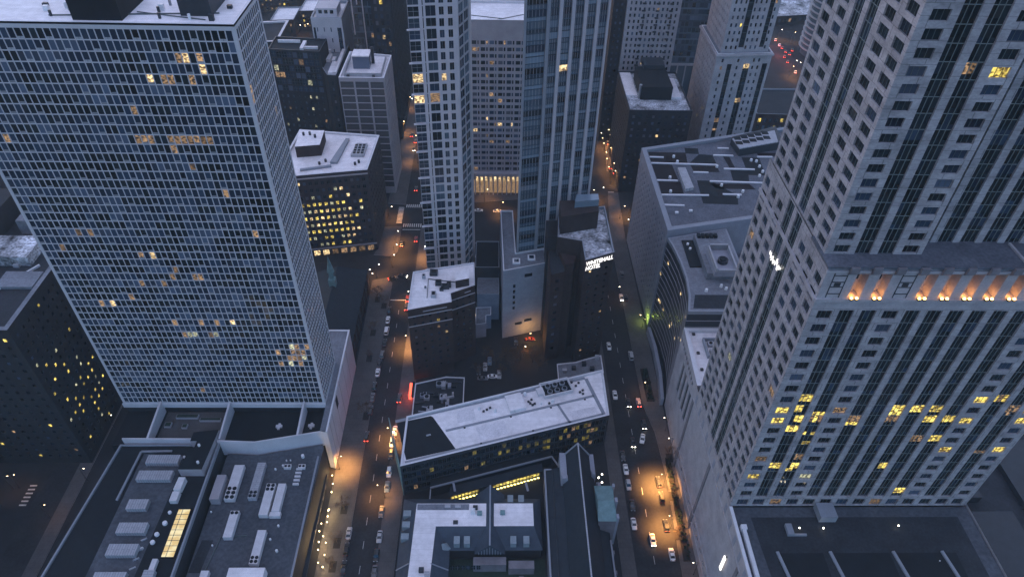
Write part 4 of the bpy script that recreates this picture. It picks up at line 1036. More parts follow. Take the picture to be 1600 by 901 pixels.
for u in (9.6,17.4,25.0):
    for j in range(0,34):
        pass
    b = MB()
    for j in range(33): b.box(74+u-1,74+u+1,399.1,399.95,12+j*4,12.7+j*4)
    b.build('balcony_stack', M['darkmetal'], t)
blk('dark_wall_tower', 'dark tower with small faint windows, its narrow face along the far right street', [(66.5,402),(73.8,402),(73.8,470),(70,470)], 150, 'darkwall', 'black', lambda L: W(L,10,146,3,3.6,.4,.4), sty(.05,weights=(2,2,4,2)), cat='tower', edges=(0,3))  # separate narrow tower with dark stone walls
t, ro, rz = blk('teal_glass_tower', 'blue glass tower with wavy reflections, behind the stepped stone tower at the top right', [(112,455),(142,455),(142,480),(112,480)], 150, 'gt', 'roofg', lambda L: W(L,30,146,2.6,4.0,.9,.75), sty(.01,weights=(2,3,4,0)), cat='tower')
b = MB()
for i in range(5): b.box(112+i*5.5,112.8+i*5.5,454.2,454.9,2,28)
b.box(111.8,142.2,454.1,454.98,28.1,29.5); b.build('arcade', M['beige'], t)
def stepped_tower():
    poly = [(118.5,362),(149,364.5),(149,402),(118.5,402)]
    cols = lambda L,z0,z1: [h for h in grid(L,z0,z1,9,max(1,int((z1-z0)/3.9)),.38,.5,2.2)]
    def sp(L, z0, z1): return [(L*.22,L*.22+2.6,z0+2,z1-4,3.9,0,lambda u,z,w_: M['g0'] if random.random() > .04 else M['litc'],M['mulld']),(L*.52,L*.52+3.4,z0+2,z1-4,3.9,1,lambda u,z,w_: M['g0'] if random.random() > .05 else M['litb'],M['mulld']),(L-4.2,L-1.4,z0+2,z1-4,3.9,0,lambda u,z,w_: M['g0'],M['mulld'])]
    def fr(L, z0, z1):
        out = []
        for a,b,c_,d_ in cols(L,z0,z1):
            if all(b < s_[0]-.3 or a > s_[1]+.3 for s_ in sp(L,z0,z1)): out.append((a,b,c_,d_))
        return out
    zc = 76
    t, ro, rz = building('stepped_tower', 'grey stone tower stepping in above a cornice, at upper right', poly, 0, zc, 'stone_plain', 'roofg', {
        0: dict(holes=lambda L: fr(L,8,zc-2), strips=lambda L: sp(L,8,zc-2), style=sty(.02,weights=(5,2,1,.5)), rec=.35), 3: dict(holes=lambda L: grid(L,8,zc-2,11,17,.3,.45,1.5), style=sty(.02), rec=.3)}, par=(.6,.5))
    f = Facades(t); q = [(121,365),(147,367),(147,400),(121,400)]; L = 26.1
    ss = [(9,12,zc+2,160,3.9,0,lambda u,z,w_: M['g0'],M['mulld']),(20.5,23,zc+2,160,3.9,0,lambda u,z,w_: M['g0'],M['mulld'])]
    hs = [h for h in grid(L,zc,160,9,21,.4,.5,1) if all(h[1] < s_[0]-.2 or h[0] > s_[1]+.2 for s_ in ss)]
    f.face(q[0],q[1],zc-.6,162,hs,ss,.35,sty(.02,weights=(5,2,1,.5))); f.face(q[1],q[2],zc-.6,162); f.face(q[2],q[3],zc-.6,162); f.face(q[3],q[0],zc-.6,162,grid(35,zc,160,10,21,.3,.45,1.5),(),.3,sty(.02)); f.finish(M['stone_plain'],'upper_wall')
    b = MB(); b.prism(inset(ccw(poly),-.8), zc-1.6, zc-.65); b.build('cornice', M['stone_plain'], t)
stepped_tower()
t, ro, rz = blk('dark_tower', 'dark ribbed tower edge along the left street beyond the grey brown slab', [(-70,402),(-58.4,402),(-58.4,476),(-70,476)], 112, 'darkwall', 'black', lambda L: W(L,8,108,3.2,4,.5,.6), sty(.03), edges=(0,1), cop='darkmetal')
for k in range(12):
    b = MB(); b.box(-58.35,-58.0,404+k*6,404.6+k*6,6,110); b.build('fin', M['darkmetal'], t)
# far right corner: low lit brick block, round glass tower, snowy low roofs
t, ro, rz = blk('lit_brick_block', 'low brown block with glowing yellow windows, behind the right tower at upper right', [(166,405),(200,404),(203,441),(170,441)], 19, 'brickr', 'roofd', lambda L: W(L,2,17,3.6,5,.5,.55), sty(lambda u,z: .55 if .35 < u < .75 else .2,1,1,M['mulld'],(3,1,1,1),[M['lita']]), edges=(0,))
blk('flat_shop', 'flat pale roofed shop in front of the low lit brick block at upper right', [(150,352),(190,366),(190,396),(152,390)], 9, 'greywall', 'roofg', lambda L: W(L,2,7,4,5,.5,.5), sty(.1))
def round_tower():
    cx, cy, r = 264, 545, 21
    poly = [(cx+r*math.cos(2*math.pi*k/28), cy+r*math.sin(2*math.pi*k/28)) for k in range(28)]
    t = thing('round_tower', 'round glass tower with pale curved balcony bands, behind the right tower', 'tower', (cx,cy,0))
    b = MB(); b.prism(inset(poly,1.6), 0, 120); b.build('glass_drum', M['gt'], t)
    for j in range(28):
        z = 5+j*4.1; b = MB(); b.prism(poly, z, z+.6); b.build('balcony_band', M['hvac'], t)
round_tower()
blk('snowy_roof_shed', 'wide low shed with a frosty roof by the far red lit street', [(236,600),(290,610),(285,650),(234,645)], 8, 'darkwall', 'roofs', lambda L: W(L,1,7,5,6,.5,.5), sty(.2))
# upper left low-rises
for k,(lab,poly,z,rm) in enumerate((
 ('low brick house with a snowy roof, leftmost nearer one of the far houses',[(-178,560),(-160,562),(-160,590),(-178,588)],14,'roofw'),
 ('low brick row with lit windows under a snowy roof at the top left',[(-158,575),(-128,578),(-128,604),(-158,602)],16,'roofw'),
 ('grey low-rise with a flat roof behind the white stepped tower at the top left',[(-126,560),(-100,560),(-100,590),(-126,590)],22,'roofg'),
 ('dark low-rise with a pale roof at the very top left edge of the low-rises',[(-215,610),(-170,614),(-170,650),(-215,646)],18,'roofs'),
 ('long low-rise with a mottled roof, at the top beside the blue glass tower',[(-164,625),(-110,630),(-110,660),(-164,656)],18,'roofs'))):
    blk('low_house', lab, poly, z, 'brickr', rm, lambda L: W(L,2,z-2,3.6,4,.4,.45), sty(.28,litm=[M['litb'],M['lita'],M['litc']]))

# ------------------------------------------------------------------ lower middle: skewed modern block, church, parish house
def skew_block():
    z = 18.0
    poly = [(-32.6,144.2),(43.9,166.8),(44.0,189.8),(-32.5,166.2)]
    def p(u, zz): return (.03 if u < .45 else .3) if zz > 9 else .10
    stf = sty(p,1,0,M['pole'],(9,.6,.1,0),[M['litc'],M['litd'],M['litd'],M['litd']])
    t, ro, rz = building('skewed_block', 'long low modern block set askew, its roof half black and half white', poly, 0, z, 'darkmetal', 'roofw', {
        0: dict(holes=lambda L: W(L,1,z-1.2,1.6,4.0,.86,.72,.6), style=stf, rec=.35), 3: dict(holes=lambda L: W(L,1,z-1.5,3.4,4.0,.8,.7,.6), style=sty(.05), rec=.3), 1: dict(holes=lambda L: W(L,1,z-1.5,3.4,4.0,.8,.7,.6), style=sty(.1), rec=.3)}, par=(.9,.7))
    A = Vector(poly[0]); d = (Vector(poly[1])-A).normalized(); n = Vector((-d.y,d.x))
    q = lambda u,v: tuple(A+d*u+n*v)
    b = MB(); b.ngon([(*q(*k),rz+.02) for k in ((2.6,2.6),(20.6,2.2),(15.9,18.4),(15.2,19.3),(2.4,19.6))]); b.build('black_membrane', M['black'], ro)
    def strip(u0,v0,u1,v1,w=.7): 
        b = MB(); b.bar((*q(u0,v0),rz+.06),(*q(u1,v1),rz+.06),w,.08); b.build('roof_seam', M['copingd'], ro)
    strip(19,11,78,11,1.0); strip(78.3,1.5,78.3,20,1.4); strip(64.5,1,63,11,.9); strip(2,1.6,78,1.6,1.2); strip(2,20.4,78,20.4,1.2)
    def bx(u,v,su,sv,h,m='hvacw',nm='roof_unit',z0=0):
        b = MB(); b.prism([q(u-su/2,v-sv/2),q(u+su/2,v-sv/2),q(u+su/2,v+sv/2),q(u-su/2,v+sv/2)], rz+z0, rz+z0+h); return b.build(nm, M[m], ro)
    bx(47.5,15.7,6.4,7.6,1.6,'roofw'); bx(58.4,18.2,2.6,3.2,1.4)
    bx(65,18.3,11.6,6.6,.5,'black','well',.02)
    for k in ((65,21.6,11.8,.5),(65,15,11.8,.5),(59.2,18.3,.5,6.4),(70.8,18.3,.5,6.4)): bx(*k,1.5,'hvacw','screen_wall')
    for i in range(3):
        for j in range(2):
            c_ = q(62+i*3,17+j*2.8); b = MB(); b.tube((*c_,rz+.5),(*c_,rz+1.3),1.1,1.1,12,0); b.tube((*c_,rz+1.3),(*c_,rz+1.4),.8,.8,10,1); b.build('cooling_fan', [M['copingd'],M['black']], ro)
    for u,v,s in ((33.5,17.2,.7),(39,14.4,.8),(52.3,18.8,.9),(61.6,12.6,.9),(57,12.8,.5)):
        c_ = q(u,v); b = MB(); b.tube((*c_,rz),(*c_,rz+1.0),s*.8,s*.7,12); b.ball((*c_,rz+1.2),s*.75); b.build('roof_vent', M['vent'], ro)
    for u,v in ((34.8,15.6),(36.2,16),(37.6,16.5),(52.6,15.2),(53.6,13.2),(54.6,13.6),(54,15.8),(53,14.2),(73,17.5),(74.6,18.6),(73.4,14),(74.8,14.6),(74.2,12.9),(60,12.2),(72,19.6)):
        bx(u,v,.8,.6,.7,'darkmetal','roof_pipe')
    for pts in (((30,3),(41,3),(41,9.4),(30,9.4)),((24,13.2),(31,13),(31.6,18.8),(25,18.8)),((66,2.6),(76.5,2.6),(76.5,6),(66,6.4))):
        b = MB(); b.ngon([(*q(*k),rz+.03) for k in pts]); b.build('roof_patch', M['patchw'], ro)
    for u,v in ((26,10.4),(44,10.4),(60,10.2),(74,10.3),(30,1.9),(50,1.9)): bx(u,v,.7,.7,.12,'black','roof_drain')
    bx(12.5,10.8,1.6,.5,.4,'hvac')
    b = MB(); b.prism([q(-.25,-.25),q(.0,-.25),q(0,22.3),q(-.25,22.3)], 0, z-.01); b.build('end_fin', M['copper'], t)
    # stepped terrace and glowing gallery at its foot
    b = MB(); b.prism(ccw([(-22.7,143.4),(22.2,156.8),(22.2,160.1),(-22.7,146.9)]), 0, 5.2); b.build('terrace', M['black'], t)
    b = MB(); b.bar((-22.7,143.5,5.5),(22.2,156.9,5.5),.5,.7); b.bar((-22.6,143.4,4.6),(-22.6,134,4.6),.4,.6); b.bar((22.2,157,5.5),(24.4,153,5.5),.4,.7); b.build('terrace_parapet', M['copingd'], t)
    for u in (-14.5,12): 
        b = MB(); b.bar((u,146.2,5.25),(u+.8,142.3,5.25),.8,.2); b.build('terrace_path', M['copingd'], t)
    g_ = MB(); g_.prism(ccw([(-15.8,141.2),(18.6,151.8),(18.6,155.4),(-15.8,145.2)]), 0, 3.6); gl = g_.build('gallery', M['slate'], t)
    d2 = Vector((34.4,10.6)).normalized(); an = math.atan2(d2.y,d2.x)
    for k in range(26):
        if 7 < k < 12: continue
        u = 1.2+k*1.32; c_ = Vector((-15.8,141.2))+d2*u+Vector((d2.y,-d2.x))*.04
        link('gallery_window', pane_mesh(1.0,1.5,M['lita']), t, (c_.x-t.location.x, c_.y-t.location.y, 2.3), an)
        lb = MB(); c2 = c_+Vector((d2.y,-d2.x))*.5; lb.box(c2.x-.42,c2.x+.42,c2.y-.2,c2.y+.2,.6,.85); lb.build('strip_lamp', M['lampy'], t)
    bx2 = MB(); bx2.tube((0,0,0),(0,0,.1),.1,.1,6)
M['litd'] = lit_mat('window_lit_faint', (.22,.17,.03), (.012,.014,.008), .8, 1.4)
M['patchw'] = mat('worn_roof_patch', (.72,.70,.74), .8, .22, .2, var2=.15)
M['lampy'] = mat('strip_lamp', (.9,.8,.4), .5, emit=(1,.80,.22), es=2.6)
skew_block()
def parish_house():
    t = thing('parish_house', 'slate parish house with an L shaped white flat roof and pale dormers', 'building', (-8,115,0))
    zf, ze = 11.0, 6.5
    b = MB(); b.prism(ccw([(-31,85),(-15,85),(-15,119.5),(16.5,119.5),(16.5,138),(-31,138)]), 0, ze); b.build('wall', M['darkwall'], t)
    s = MB()
    Q = lambda a,b_,c_,d_: s.quad(a,b_,c_,d_)
    Q((-31.6,85,ze-.4),(-27.6,85,zf),(-26.3,133.8,zf),(-31.6,138.6,ze-.4)); Q((-31.6,138.6,ze-.4),(-26.3,133.8,zf),(-2,133.8,zf),(-2,138.6,ze-.4))
    Q((-20.9,85,zf),(-14.4,85,ze-.4),(-14.4,119,ze-.4),(-19.2,125.2,zf)); Q((-19.2,125.2,zf),(-14.4,119,ze-.4),(-2,119,ze-.4),(-2,125.2,zf))
    Q((.2,125.2,zf),(.2,119,ze-.4),(17,119,ze-.4),(14,125.2,zf)); Q((14,125.2,zf),(17,119,ze-.4),(17,138.6,ze-.4),(14,133.8,zf)); Q((.2,133.8,zf),(14,133.8,zf),(17,138.6,ze-.4),(.2,138.6,ze-.4))
    # cross gable
    Q((-6,140,ze),(-.9,140,zf+1.6),(-.9,117.5,zf+1.6),(-6,117.5,ze)); Q((-.9,140,zf+1.6),(4.2,140,ze),(4.2,117.5,ze),(-.9,117.5,zf+1.6))
    s.tri((-6,117.5,ze),(-.9,117.5,zf+1.6),(4.2,117.5,ze)); ro = s.build('slate_roof', M['slatelt'], t)
    f = MB(); f.ngon([(x,y,zf+.01) for x,y in ccw([(-26.3,133.8),(-2,133.8),(-2,125.2),(-19.2,125.2),(-20.9,85),(-27.6,85)])]); f.build('flat_roof', M['roofw'], t)
    f = MB(); f.ngon([(x,y,zf+.01) for x,y in [(.2,125.2),(14,125.2),(14,133.8),(.2,133.8)]]); f.build('flat_roof', M['roofw'], t)
    f = MB(); f.quad((-26,131.3,zf+.03),(-8.2,131.3,zf+.03),(-8.2,133.6,zf+.03),(-26.1,133.6,zf+.03)); f.build('roof_patch', M['roofg'], ro)
    b = MB(); b.bar((-.9,140,zf+1.7),(-.9,117.3,zf+1.7),.5,.3); b.bar((-31.6,112,ze+.1),(-27.1,112,zf+.1),.35,.3); b.bar((-20,112,zf+.1),(-14.5,112,ze+.1),.35,.3); b.build('ridge_cap', M['copingd'], ro)
    b = MB()
    for i in range(9):
        x = -4.6+i*.92; hh = 4.9-abs(x+.9)*.95; b.box(x-.12,x+.12,117.3,117.45,ze+.1,ze+max(.4,hh)-.1)
    b.build('half_timber', M['copingd'], t)
    b = MB(); b.box(-6.4,4.6,114.6,117.4,0,ze-1.6); by = b.build('bay', M['stone_dark'], t)
    for i in range(6): link('window', pane_mesh(1.3,2.6,M['g1'],1,1,M['mulld']), by, (-5.4+i*1.75+8-8, 114.55-115+0, 3.2), 0)
    for x,y,f_ in ((-12,121,0),(-8.6,121,0),(7,121,0),(11.4,121,0),(6.2,136.6,1),(10,136.6,1)):
        b = MB(); b.box(x-1,x+1,y-1.4,y+1.4,ze+.6,ze+3.1); b.build('dormer', M['slatepale'], ro)
    for y in (131,126.8,122.4,98,90):
        b = MB(); b.box(-30.8,-28.2,y-1.1,y+1.1,ze+.6,ze+3.1); b.build('dormer', M['slatepale'], ro)
    for y in (98,90):
        b = MB(); b.box(-18.4,-16,y-1.1,y+1.1,ze+.6,ze+3.1); b.build('dormer', M['slatepale'], ro)
    b = MB(); b.hexa([(-16.5,117.5,ze),(-14,119.5,ze),(-15,121.5,ze+.5),(-17.5,119.5,ze+.5),(-16.6,118,ze+1.5),(-16.4,118.2,ze+1.5),(-16.4,119.8,ze+3),(-17,119.6,ze+3)]); b.build('dormer', M['slatepale'], ro)
    for x,y,m,h in ((-6.8,130.2,'vent',1.8),(-4.5,129.8,'copper',1.0),(3.4,130,'copper',1.0),(-12.6,126.6,'darkmetal',.3),(-22.8,109.5,'darkmetal',1.4),(-20.9,108.2,'hvac',1.2),(-6,132,'darkmetal',.8)):
        b = MB(); b.box(x-.8,x+.8,y-.7,y+.7,zf,zf+h); 
        if m == 'vent': b.ball((x,y,zf+h),.8)
        b.build('roof_unit', M[m], ro)
    for x,w_ in ((-15.6,2.0),(-12,2.0)):
        b = MB(); b.box(x-w_/2,x+w_/2,131.8,133,zf,zf+.7); b.build('roof_hatch', M['hvac'], ro)
    b = MB(); b.box(5.4,14,113.6,116.4,0,4.2); b.build('porch', M['stone_dark'], t)
    b = MB(); b.quad((-14.4,85,.2),(18,85,.2),(18,119,.2),(-14.4,119,.2)); b.build('courtyard', M['hedge'], t)
    b = MB(); b.box(-8,14,99,101.5,.2,.35); b.box(9,10.6,101.6,113,.2,.35); b.build('garden_path', M['stone_dark'], t)
M['slatepale'] = mat('dormer_lead', (.24,.29,.32), .6, .2, .8)
parish_house()
def church():
    t = thing('church', 'long dark slate roofed church with a pale ridge and green copper tower roof', 'church', (29,118,0))
    xr, zr, ze = 30.4, 21.0, 12.5; y0, y1 = 80, 151.5
    b = MB(); b.prism([(25.3,y0),(35.8,y0),(35.8,y1),(25.3,y1)], 0, ze); b.prism(ccw([(18.4,y0),(25.2,y0),(25.2,148.4),(18.9,148.4)]), 0, 9.2); b.prism([(35.9,y0),(39.8,y0),(39.8,124),(35.9,124)], 0, 8.4); b.build('wall', M['stone_dark'], t)
    s = MB(); s.quad((24.9,y0,ze-.3),(24.9,y1+.2,ze-.3),(xr,y1+.2,zr),(xr,y0,zr)); s.quad((xr,y0,zr),(xr,y1+.2,zr),(36.2,y1+.2,ze-.3),(36.2,y0,ze-.3)); s.tri((24.9,y1,ze-.3),(36.2,y1,ze-.3),(xr,y1,zr)); 
    s.quad((18.4,y0,9.25),(25.25,y0,11.6),(25.25,148.4,11.6),(18.9,148.4,9.25)); s.quad((35.85,y0,10.8),(40,y0,8.45),(40,124,8.45),(35.85,124,10.8)); ro = s.build('slate_roof', M['slate'], t)
    c = MB(); c.bar((xr,y0,zr+.1),(xr,y1+.3,zr+.1),.45,.35); c.build('ridge_cap', M['hvac'], ro)
    c = MB(); c.bar((24.9,y1+.1,ze),(xr,y1+.1,zr+.1),.5,.5); c.bar((36.2,y1+.1,ze),(xr,y1+.1,zr+.1),.5,.5); c.bar((18.7,y0,9.7),(18.9,148.3,9.7),.6,.9); c.bar((18.9,148.2,9.7),(25,148.2,9.7),.5,.9); c.bar((39.9,y0,8.9),(39.9,121,8.9),.5,.9); c.build('coping', M['copingd'], t)
    c = MB(); c.bar((21.3,y0,10.5),(21.6,148,10.5),.2,.3); c.build('roof_seam', M['darkmetal'], ro)
    for x0,x1,ya,yb,h in ((24.2,26.6,140.5,152.2,14.6),(35.0,36.6,142.5,152.0,14.0),(37,38.6,139.5,142.2,11)):
        p = MB(); p.prism([(x0,ya),(x1,ya),(x1,yb),(x0,yb)], 0, h, 0, 0); p.hexa([(x0,ya,h),(x1,ya,h),(x1,ya+2,h),(x0,ya+2,h),(x0+.3,ya+.2,h+1.2),(x1-.3,ya+.2,h+1.2),(x1-.3,ya+1.6,h+1.2),(x0+.3,ya+1.6,h+1.2)]); p.build('gable_shoulder', M['greywall'], t)
    tw = MB(); tw.prism([(35.6,124.3),(41.4,124.3),(41.4,137.2),(35.6,137.2)], 0, 16); two = tw.build('tower', M['stone_dark'], t)
    h = MB(); zt = 16.05; h.quad((35.2,123.9,zt),(41.7,123.9,zt),(41.2,130.5,zt+1.8),(35.7,130.5,zt+1.8)); h.quad((35.7,130.5,zt+1.8),(41.2,130.5,zt+1.8),(41.7,137.5,zt),(35.2,137.5,zt)); h.tri((41.7,123.9,zt),(41.7,137.5,zt),(41.2,130.5,zt+1.8)); h.tri((35.2,137.5,zt),(35.2,123.9,zt),(35.7,130.5,zt+1.8)); h.build('copper_roof', M['copper'], two)
    h = MB(); h.box(41.45,42.4,130,131.6,0,18.2); h.box(41.45,42.3,124.4,126,0,17.2); h.box(41.45,42.2,136.2,137.4,0,17.6); h.build('turret', M['greywall'], two)
    for k in range(6):
        b = MB(); b.box(40.0,41.0,82+k*7,83.2+k*7,0,7.4); b.build('buttress', M['stone_dark'], t)
    for x,y in ((39.2,148.2),(40.6,149.6),(40.2,146.2)):
        l = MB(); l.tube((x,y,0),(x,y,4.6),.06,.06,6); l.ball((x,y,4.8),.28,1); l.build('wall_lamp', [M['pole'],M['lampw']], t)
church()
def rear_yard():
    t, ro, rz = building('low_annexe', 'low blue grey flat roof between the hotel and the skewed modern block', [(27,192.6),(46.6,198),(46.6,208.4),(41,206.6),(35,204.3),(27,203.2)], 0, 6.5, 'darkwall', 'roofg', None, par=(.5,.4))
    for x,y in ((30,199),(34,200.5),(38.6,203),(44.6,206.8),(41.8,200.2)):
        b = MB(); b.box(x-.9,x+.9,y-.8,y+.8,rz,rz+1.6); b.build('roof_unit', M[random.choice(['darkmetal','hvac'])], ro)
    t, ro, rz = building('plant_annexe', 'low dark annexe crowded with roof plant behind the skewed modern block', [(-32.4,170.5),(-12,176.8),(-12,196.4),(-20,196.8),(-32.4,193)], 0, 5.5, 'darkwall', 'roofd', None, par=(.5,.4))
    for k in range(34):
        x = random.uniform(-31,-13.4); y = 172.6+(x+32.4)*.3+random.uniform(.5,17); s_ = random.uniform(.5,1.5); b = MB()
        if k % 3 == 0: b.box(x-s_,x+s_,y-s_,y+s_,rz,rz+1.4); b.tube((x,y,rz+1.4),(x,y,rz+1.6),s_*.75,s_*.75,12,1)
        elif k % 3 == 1: b.bar((x-2,y,rz+.5),(x+2,y+random.uniform(-1,1),rz+.5),random.uniform(.4,.9))
        else: b.box(x-s_*.6,x+s_*.6,y-s_,y+s_,rz,rz+random.uniform(.6,2.2))
        b.build('roof_unit', [M[random.choice(['hvac','copingd','darkmetal','greywall'])],M['black']], ro)
    for lab,poly,z,rm in (('small stepped grey roof with white edged parapets beside the blank panelled wall',[(-8.2,224.6),(-3.4,225.6),(-3.4,230.5),(-1.2,231),(-1.2,236.5),(-8.2,236)],8.5,'roofg'),
        ('plain grey roof box behind the white roofed brown block',[(-7.6,236.8),(2.4,236.8),(2.4,248),(-7.6,248)],16,'roofg'),
        ('dark flat block tucked between the white framed tower and the blank grey block',[(-8.6,248.4),(2.4,248.4),(2.4,268),(-8.6,268)],22,'black')):
        building('small_block', lab, poly, 0, z, 'greywall' if z < 20 else 'darkmetal', rm, None, par=(.6,.3), copm='coping' if z < 10 else 'copingd')
    t = thing('shed', 'little shed with a rounded white roof beside the street behind the white framed tower', 'shed', (-5,277,0))
    b = MB(); b.box(-9.2,-1,270.5,282,0,10); b.build('wall', M['darkwall'], t); b = MB(); b.quad((-9.4,270.2,10),(-.8,270.2,10),(-1.6,276,11.6),(-8.6,276,11.6)); b.quad((-8.6,276,11.6),(-1.6,276,11.6),(-.8,282.3,10),(-9.4,282.3,10)); b.build('roof', M['roofw'], t)
    l = MB(); l.box(-9.0,-8.4,224.9,235,1,7.2); 
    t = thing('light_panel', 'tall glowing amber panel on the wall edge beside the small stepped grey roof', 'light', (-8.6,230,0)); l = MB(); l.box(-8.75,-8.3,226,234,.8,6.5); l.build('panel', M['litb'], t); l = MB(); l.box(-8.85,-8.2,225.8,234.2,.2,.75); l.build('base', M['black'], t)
rear_yard()

# ------------------------------------------------------------------ left edge: dark block with scattered lit windows; brownstone church
def left_block():
    z = 71
    t, ro, rz = building('dark_block', 'big dark block speckled with small yellow windows, at the left edge', [(-215,158),(-151.6,158),(-151.6,232),(-215,232)], 0, z, 'darkwall', 'roofd', {
        1: dict(holes=lambda L: W(L,3,z-3,3.4,3.6,.36,.42), style=sty(lambda u,zz: .22 if zz < 52 else .06,0,0,None,(9,1,.5,0),[M['lita'],M['litp'],M['lita']]), rec=.3),
        0: dict(holes=lambda L: W(L,3,z-3,3.6,3.6,.36,.42), style=sty(.05,0,0,None,(9,1,.5,0),[M['lita'],M['litc']]), rec=.3)}, par=(.8,1.6), copm='roofg')
    for q,h,m in (((-166,-153.6,178,186),1.0,'roofg'),((-176,-160,190,202),4,'roofs'),((-190,-170,168,184),3,'darkmetal'),((-172,-163,208,226),6,'roofg'),((-196,-178,204,224),9,'roofd'),((-160,-154,206,216),2,'roofg')):
        b = MB(); b.box(*q,rz,rz+h); b.build('roof_block', M[m], ro)
    b = MB(); b.bar((-168,172,rz+.4),(-157,190,rz+.4),.5,.8); b.bar((-186,186,rz+3.4),(-177,204,rz+.6),.6,.8); b.build('roof_upstand', M['coping'], ro)
    for k in range(7):
        b = MB(); b.box(-165.5,-163.6,189+k*1.6,190+k*1.6,rz,rz+1.1); b.build('roof_unit', M['hvac'], ro)
left_block()
blk('dark_block', 'lower dark block with a few bright window dots, in the bottom left corner', [(-260,92),(-176,92),(-176,140),(-260,140)], 34, 'darkwall', 'roofd', lambda L: W(L,3,30,4,3.8,.35,.4), sty(.12,0,0,None,(9,1,.5,0),[M['lita'],M['litb']]), edges=(0,1,2))
blk('dark_block', 'brown block faintly lit by street light, far left beyond the speckled block', [(-330,330),(-232,330),(-232,380),(-330,380)], 30, 'brickr', 'roofd', lambda L: W(L,3,27,4,3.8,.4,.45), sty(.2,litm=[M['litb'],M['litc']]), edges=(0,1))
def brownstone():
    t = thing('church', 'small brownstone church with a green copper spire behind the white grid tower', 'church', (-72,232,0))
    b = MB(); b.prism([(-84,209),(-60.8,209),(-60.8,259),(-84,257)], 0, 11); b.build('wall', M['brickr'], t)
    s = MB(); xr, zr = -72.5, 19
    s.quad((-84.4,208.6,10.8),(-84.4,257,10.8),(xr,252,zr),(xr,212,zr)); s.quad((xr,212,zr),(xr,252,zr),(-60.4,259,10.8),(-60.4,208.6,10.8)); s.tri((-84.4,208.6,10.8),(xr,212,zr),(-60.4,208.6,10.8)); s.tri((-84.4,257,10.8),(-60.4,259,10.8),(xr,252,zr)); ro = s.build('slate_roof', M['slate'], t)
    for k in range(8):
        b = MB(); b.box(-60.79,-60.2,211+k*6,211.9+k*6,0,9.6); b.build('buttress', M['brickr'], t)
        if k < 7: link('window', pane_mesh(2.2,5,M['g2'],1,2,M['mulld']), t, (-60.75+72, 214.3+k*6-232, 4.8), math.pi/2)
    x, y = -72.5, 240
    b = MB(); b.box(x-1.5,x+1.5,y-1.5,y+1.5,15.5,22); sp = b.build('spire_base', M['copper'], t)
    p = MB(); n = 8
    for k in range(n):
        a0, a1 = 2*math.pi*(k+.5)/n, 2*math.pi*(k+1.5)/n
        p.quad((x+1.1*math.cos(a0),y+1.1*math.sin(a0),22),(x+1.1*math.cos(a1),y+1.1*math.sin(a1),22),(x+1.1*math.cos(a1),y+1.1*math.sin(a1),26),(x+1.1*math.cos(a0),y+1.1*math.sin(a0),26)); p.tri((x+1.7*math.cos(a0),y+1.7*math.sin(a0),26),(x+1.7*math.cos(a1),y+1.7*math.sin(a1),26),(x,y,35))
    p.build('spire', M['copper'], sp)
    b = MB(); b.prism([(-70,253),(-61.5,253),(-61.5,261.5),(-70,261.5)], 0, 9, 0, 0); b.build('transept', M['slatelt'], t)
    for i in range(3):
        l = MB(); x2 = -97+i*4.6; l.tube((x2,279-.9*i*0+i*.8,0),(x2,279+i*.8,4),.08,.08,6); l.ball((x2,279+i*.8,4.2),.4,1)
brownstone()

# ------------------------------------------------------------------ street furniture
LIGHTS = {}
def light(kind, e, col, size=.35):
    k = (kind, e, col)
    if k not in LIGHTS:
        l = bpy.data.lights.new(kind, 'SPOT' if kind == 'lamp_light' else 'POINT')
        if kind == 'lamp_light': l.spot_size = R_(118); l.spot_blend = .9; e = e*(7 if e < 4000 else 2.0 if e < 50000 else 2.4)
        l.energy = e*LS; l.color = col; l.shadow_soft_size = size; LIGHTS[k] = l
    return LIGHTS[k]
WARM = (1.0,.42,.10)
def proto_lamp():
    t = thing('street_lamp', '', 'street lamp', (0,0,0))
    b = MB(); b.tube((0,0,0),(0,0,.6),.2,.16,8); b.tube((0,0,.6),(0,0,8.2),.11,.07,8); b.build('post', M['pole'], t)
    b = MB(); b.bar((0,0,8.2),(1.6,0,8.6),.09); b.build('arm', M['pole'], t)
    b = MB(); b.box(1.3,2.2,-.18,.18,8.62,8.80); hd = b.build('lamp_head', M['pole'], t)
    b = MB(); b.ball((1.75,0,8.55),.24,0,10,6); b.build('globe', M['lamp'], hd)
    return t
LP = proto_lamp(); first = [True]
def lamp(label, x, y, rz, e=0, col=WARM, white=False, group='street lamps'):
    t = LP if first[0] else copy_tree(LP); first[0] = False
    for o in [k for k in t.children if k.type == 'LIGHT']: bpy.data.objects.remove(o)
    t.location = (x,y,.14); t.rotation_euler = (0,0,rz); t['label'] = label; t['group'] = group
    for o in t.children_recursive:
        if o.name.startswith('globe') and white:
            o.material_slots[0].link = 'OBJECT'; o.material_slots[0].material = M['lampw']
    if e:
        q = bpy.data.objects.new('lamp_light', light('lamp_light', e, col)); COL.objects.link(q); q.parent = t; q.location = (1.9,0,8.0)
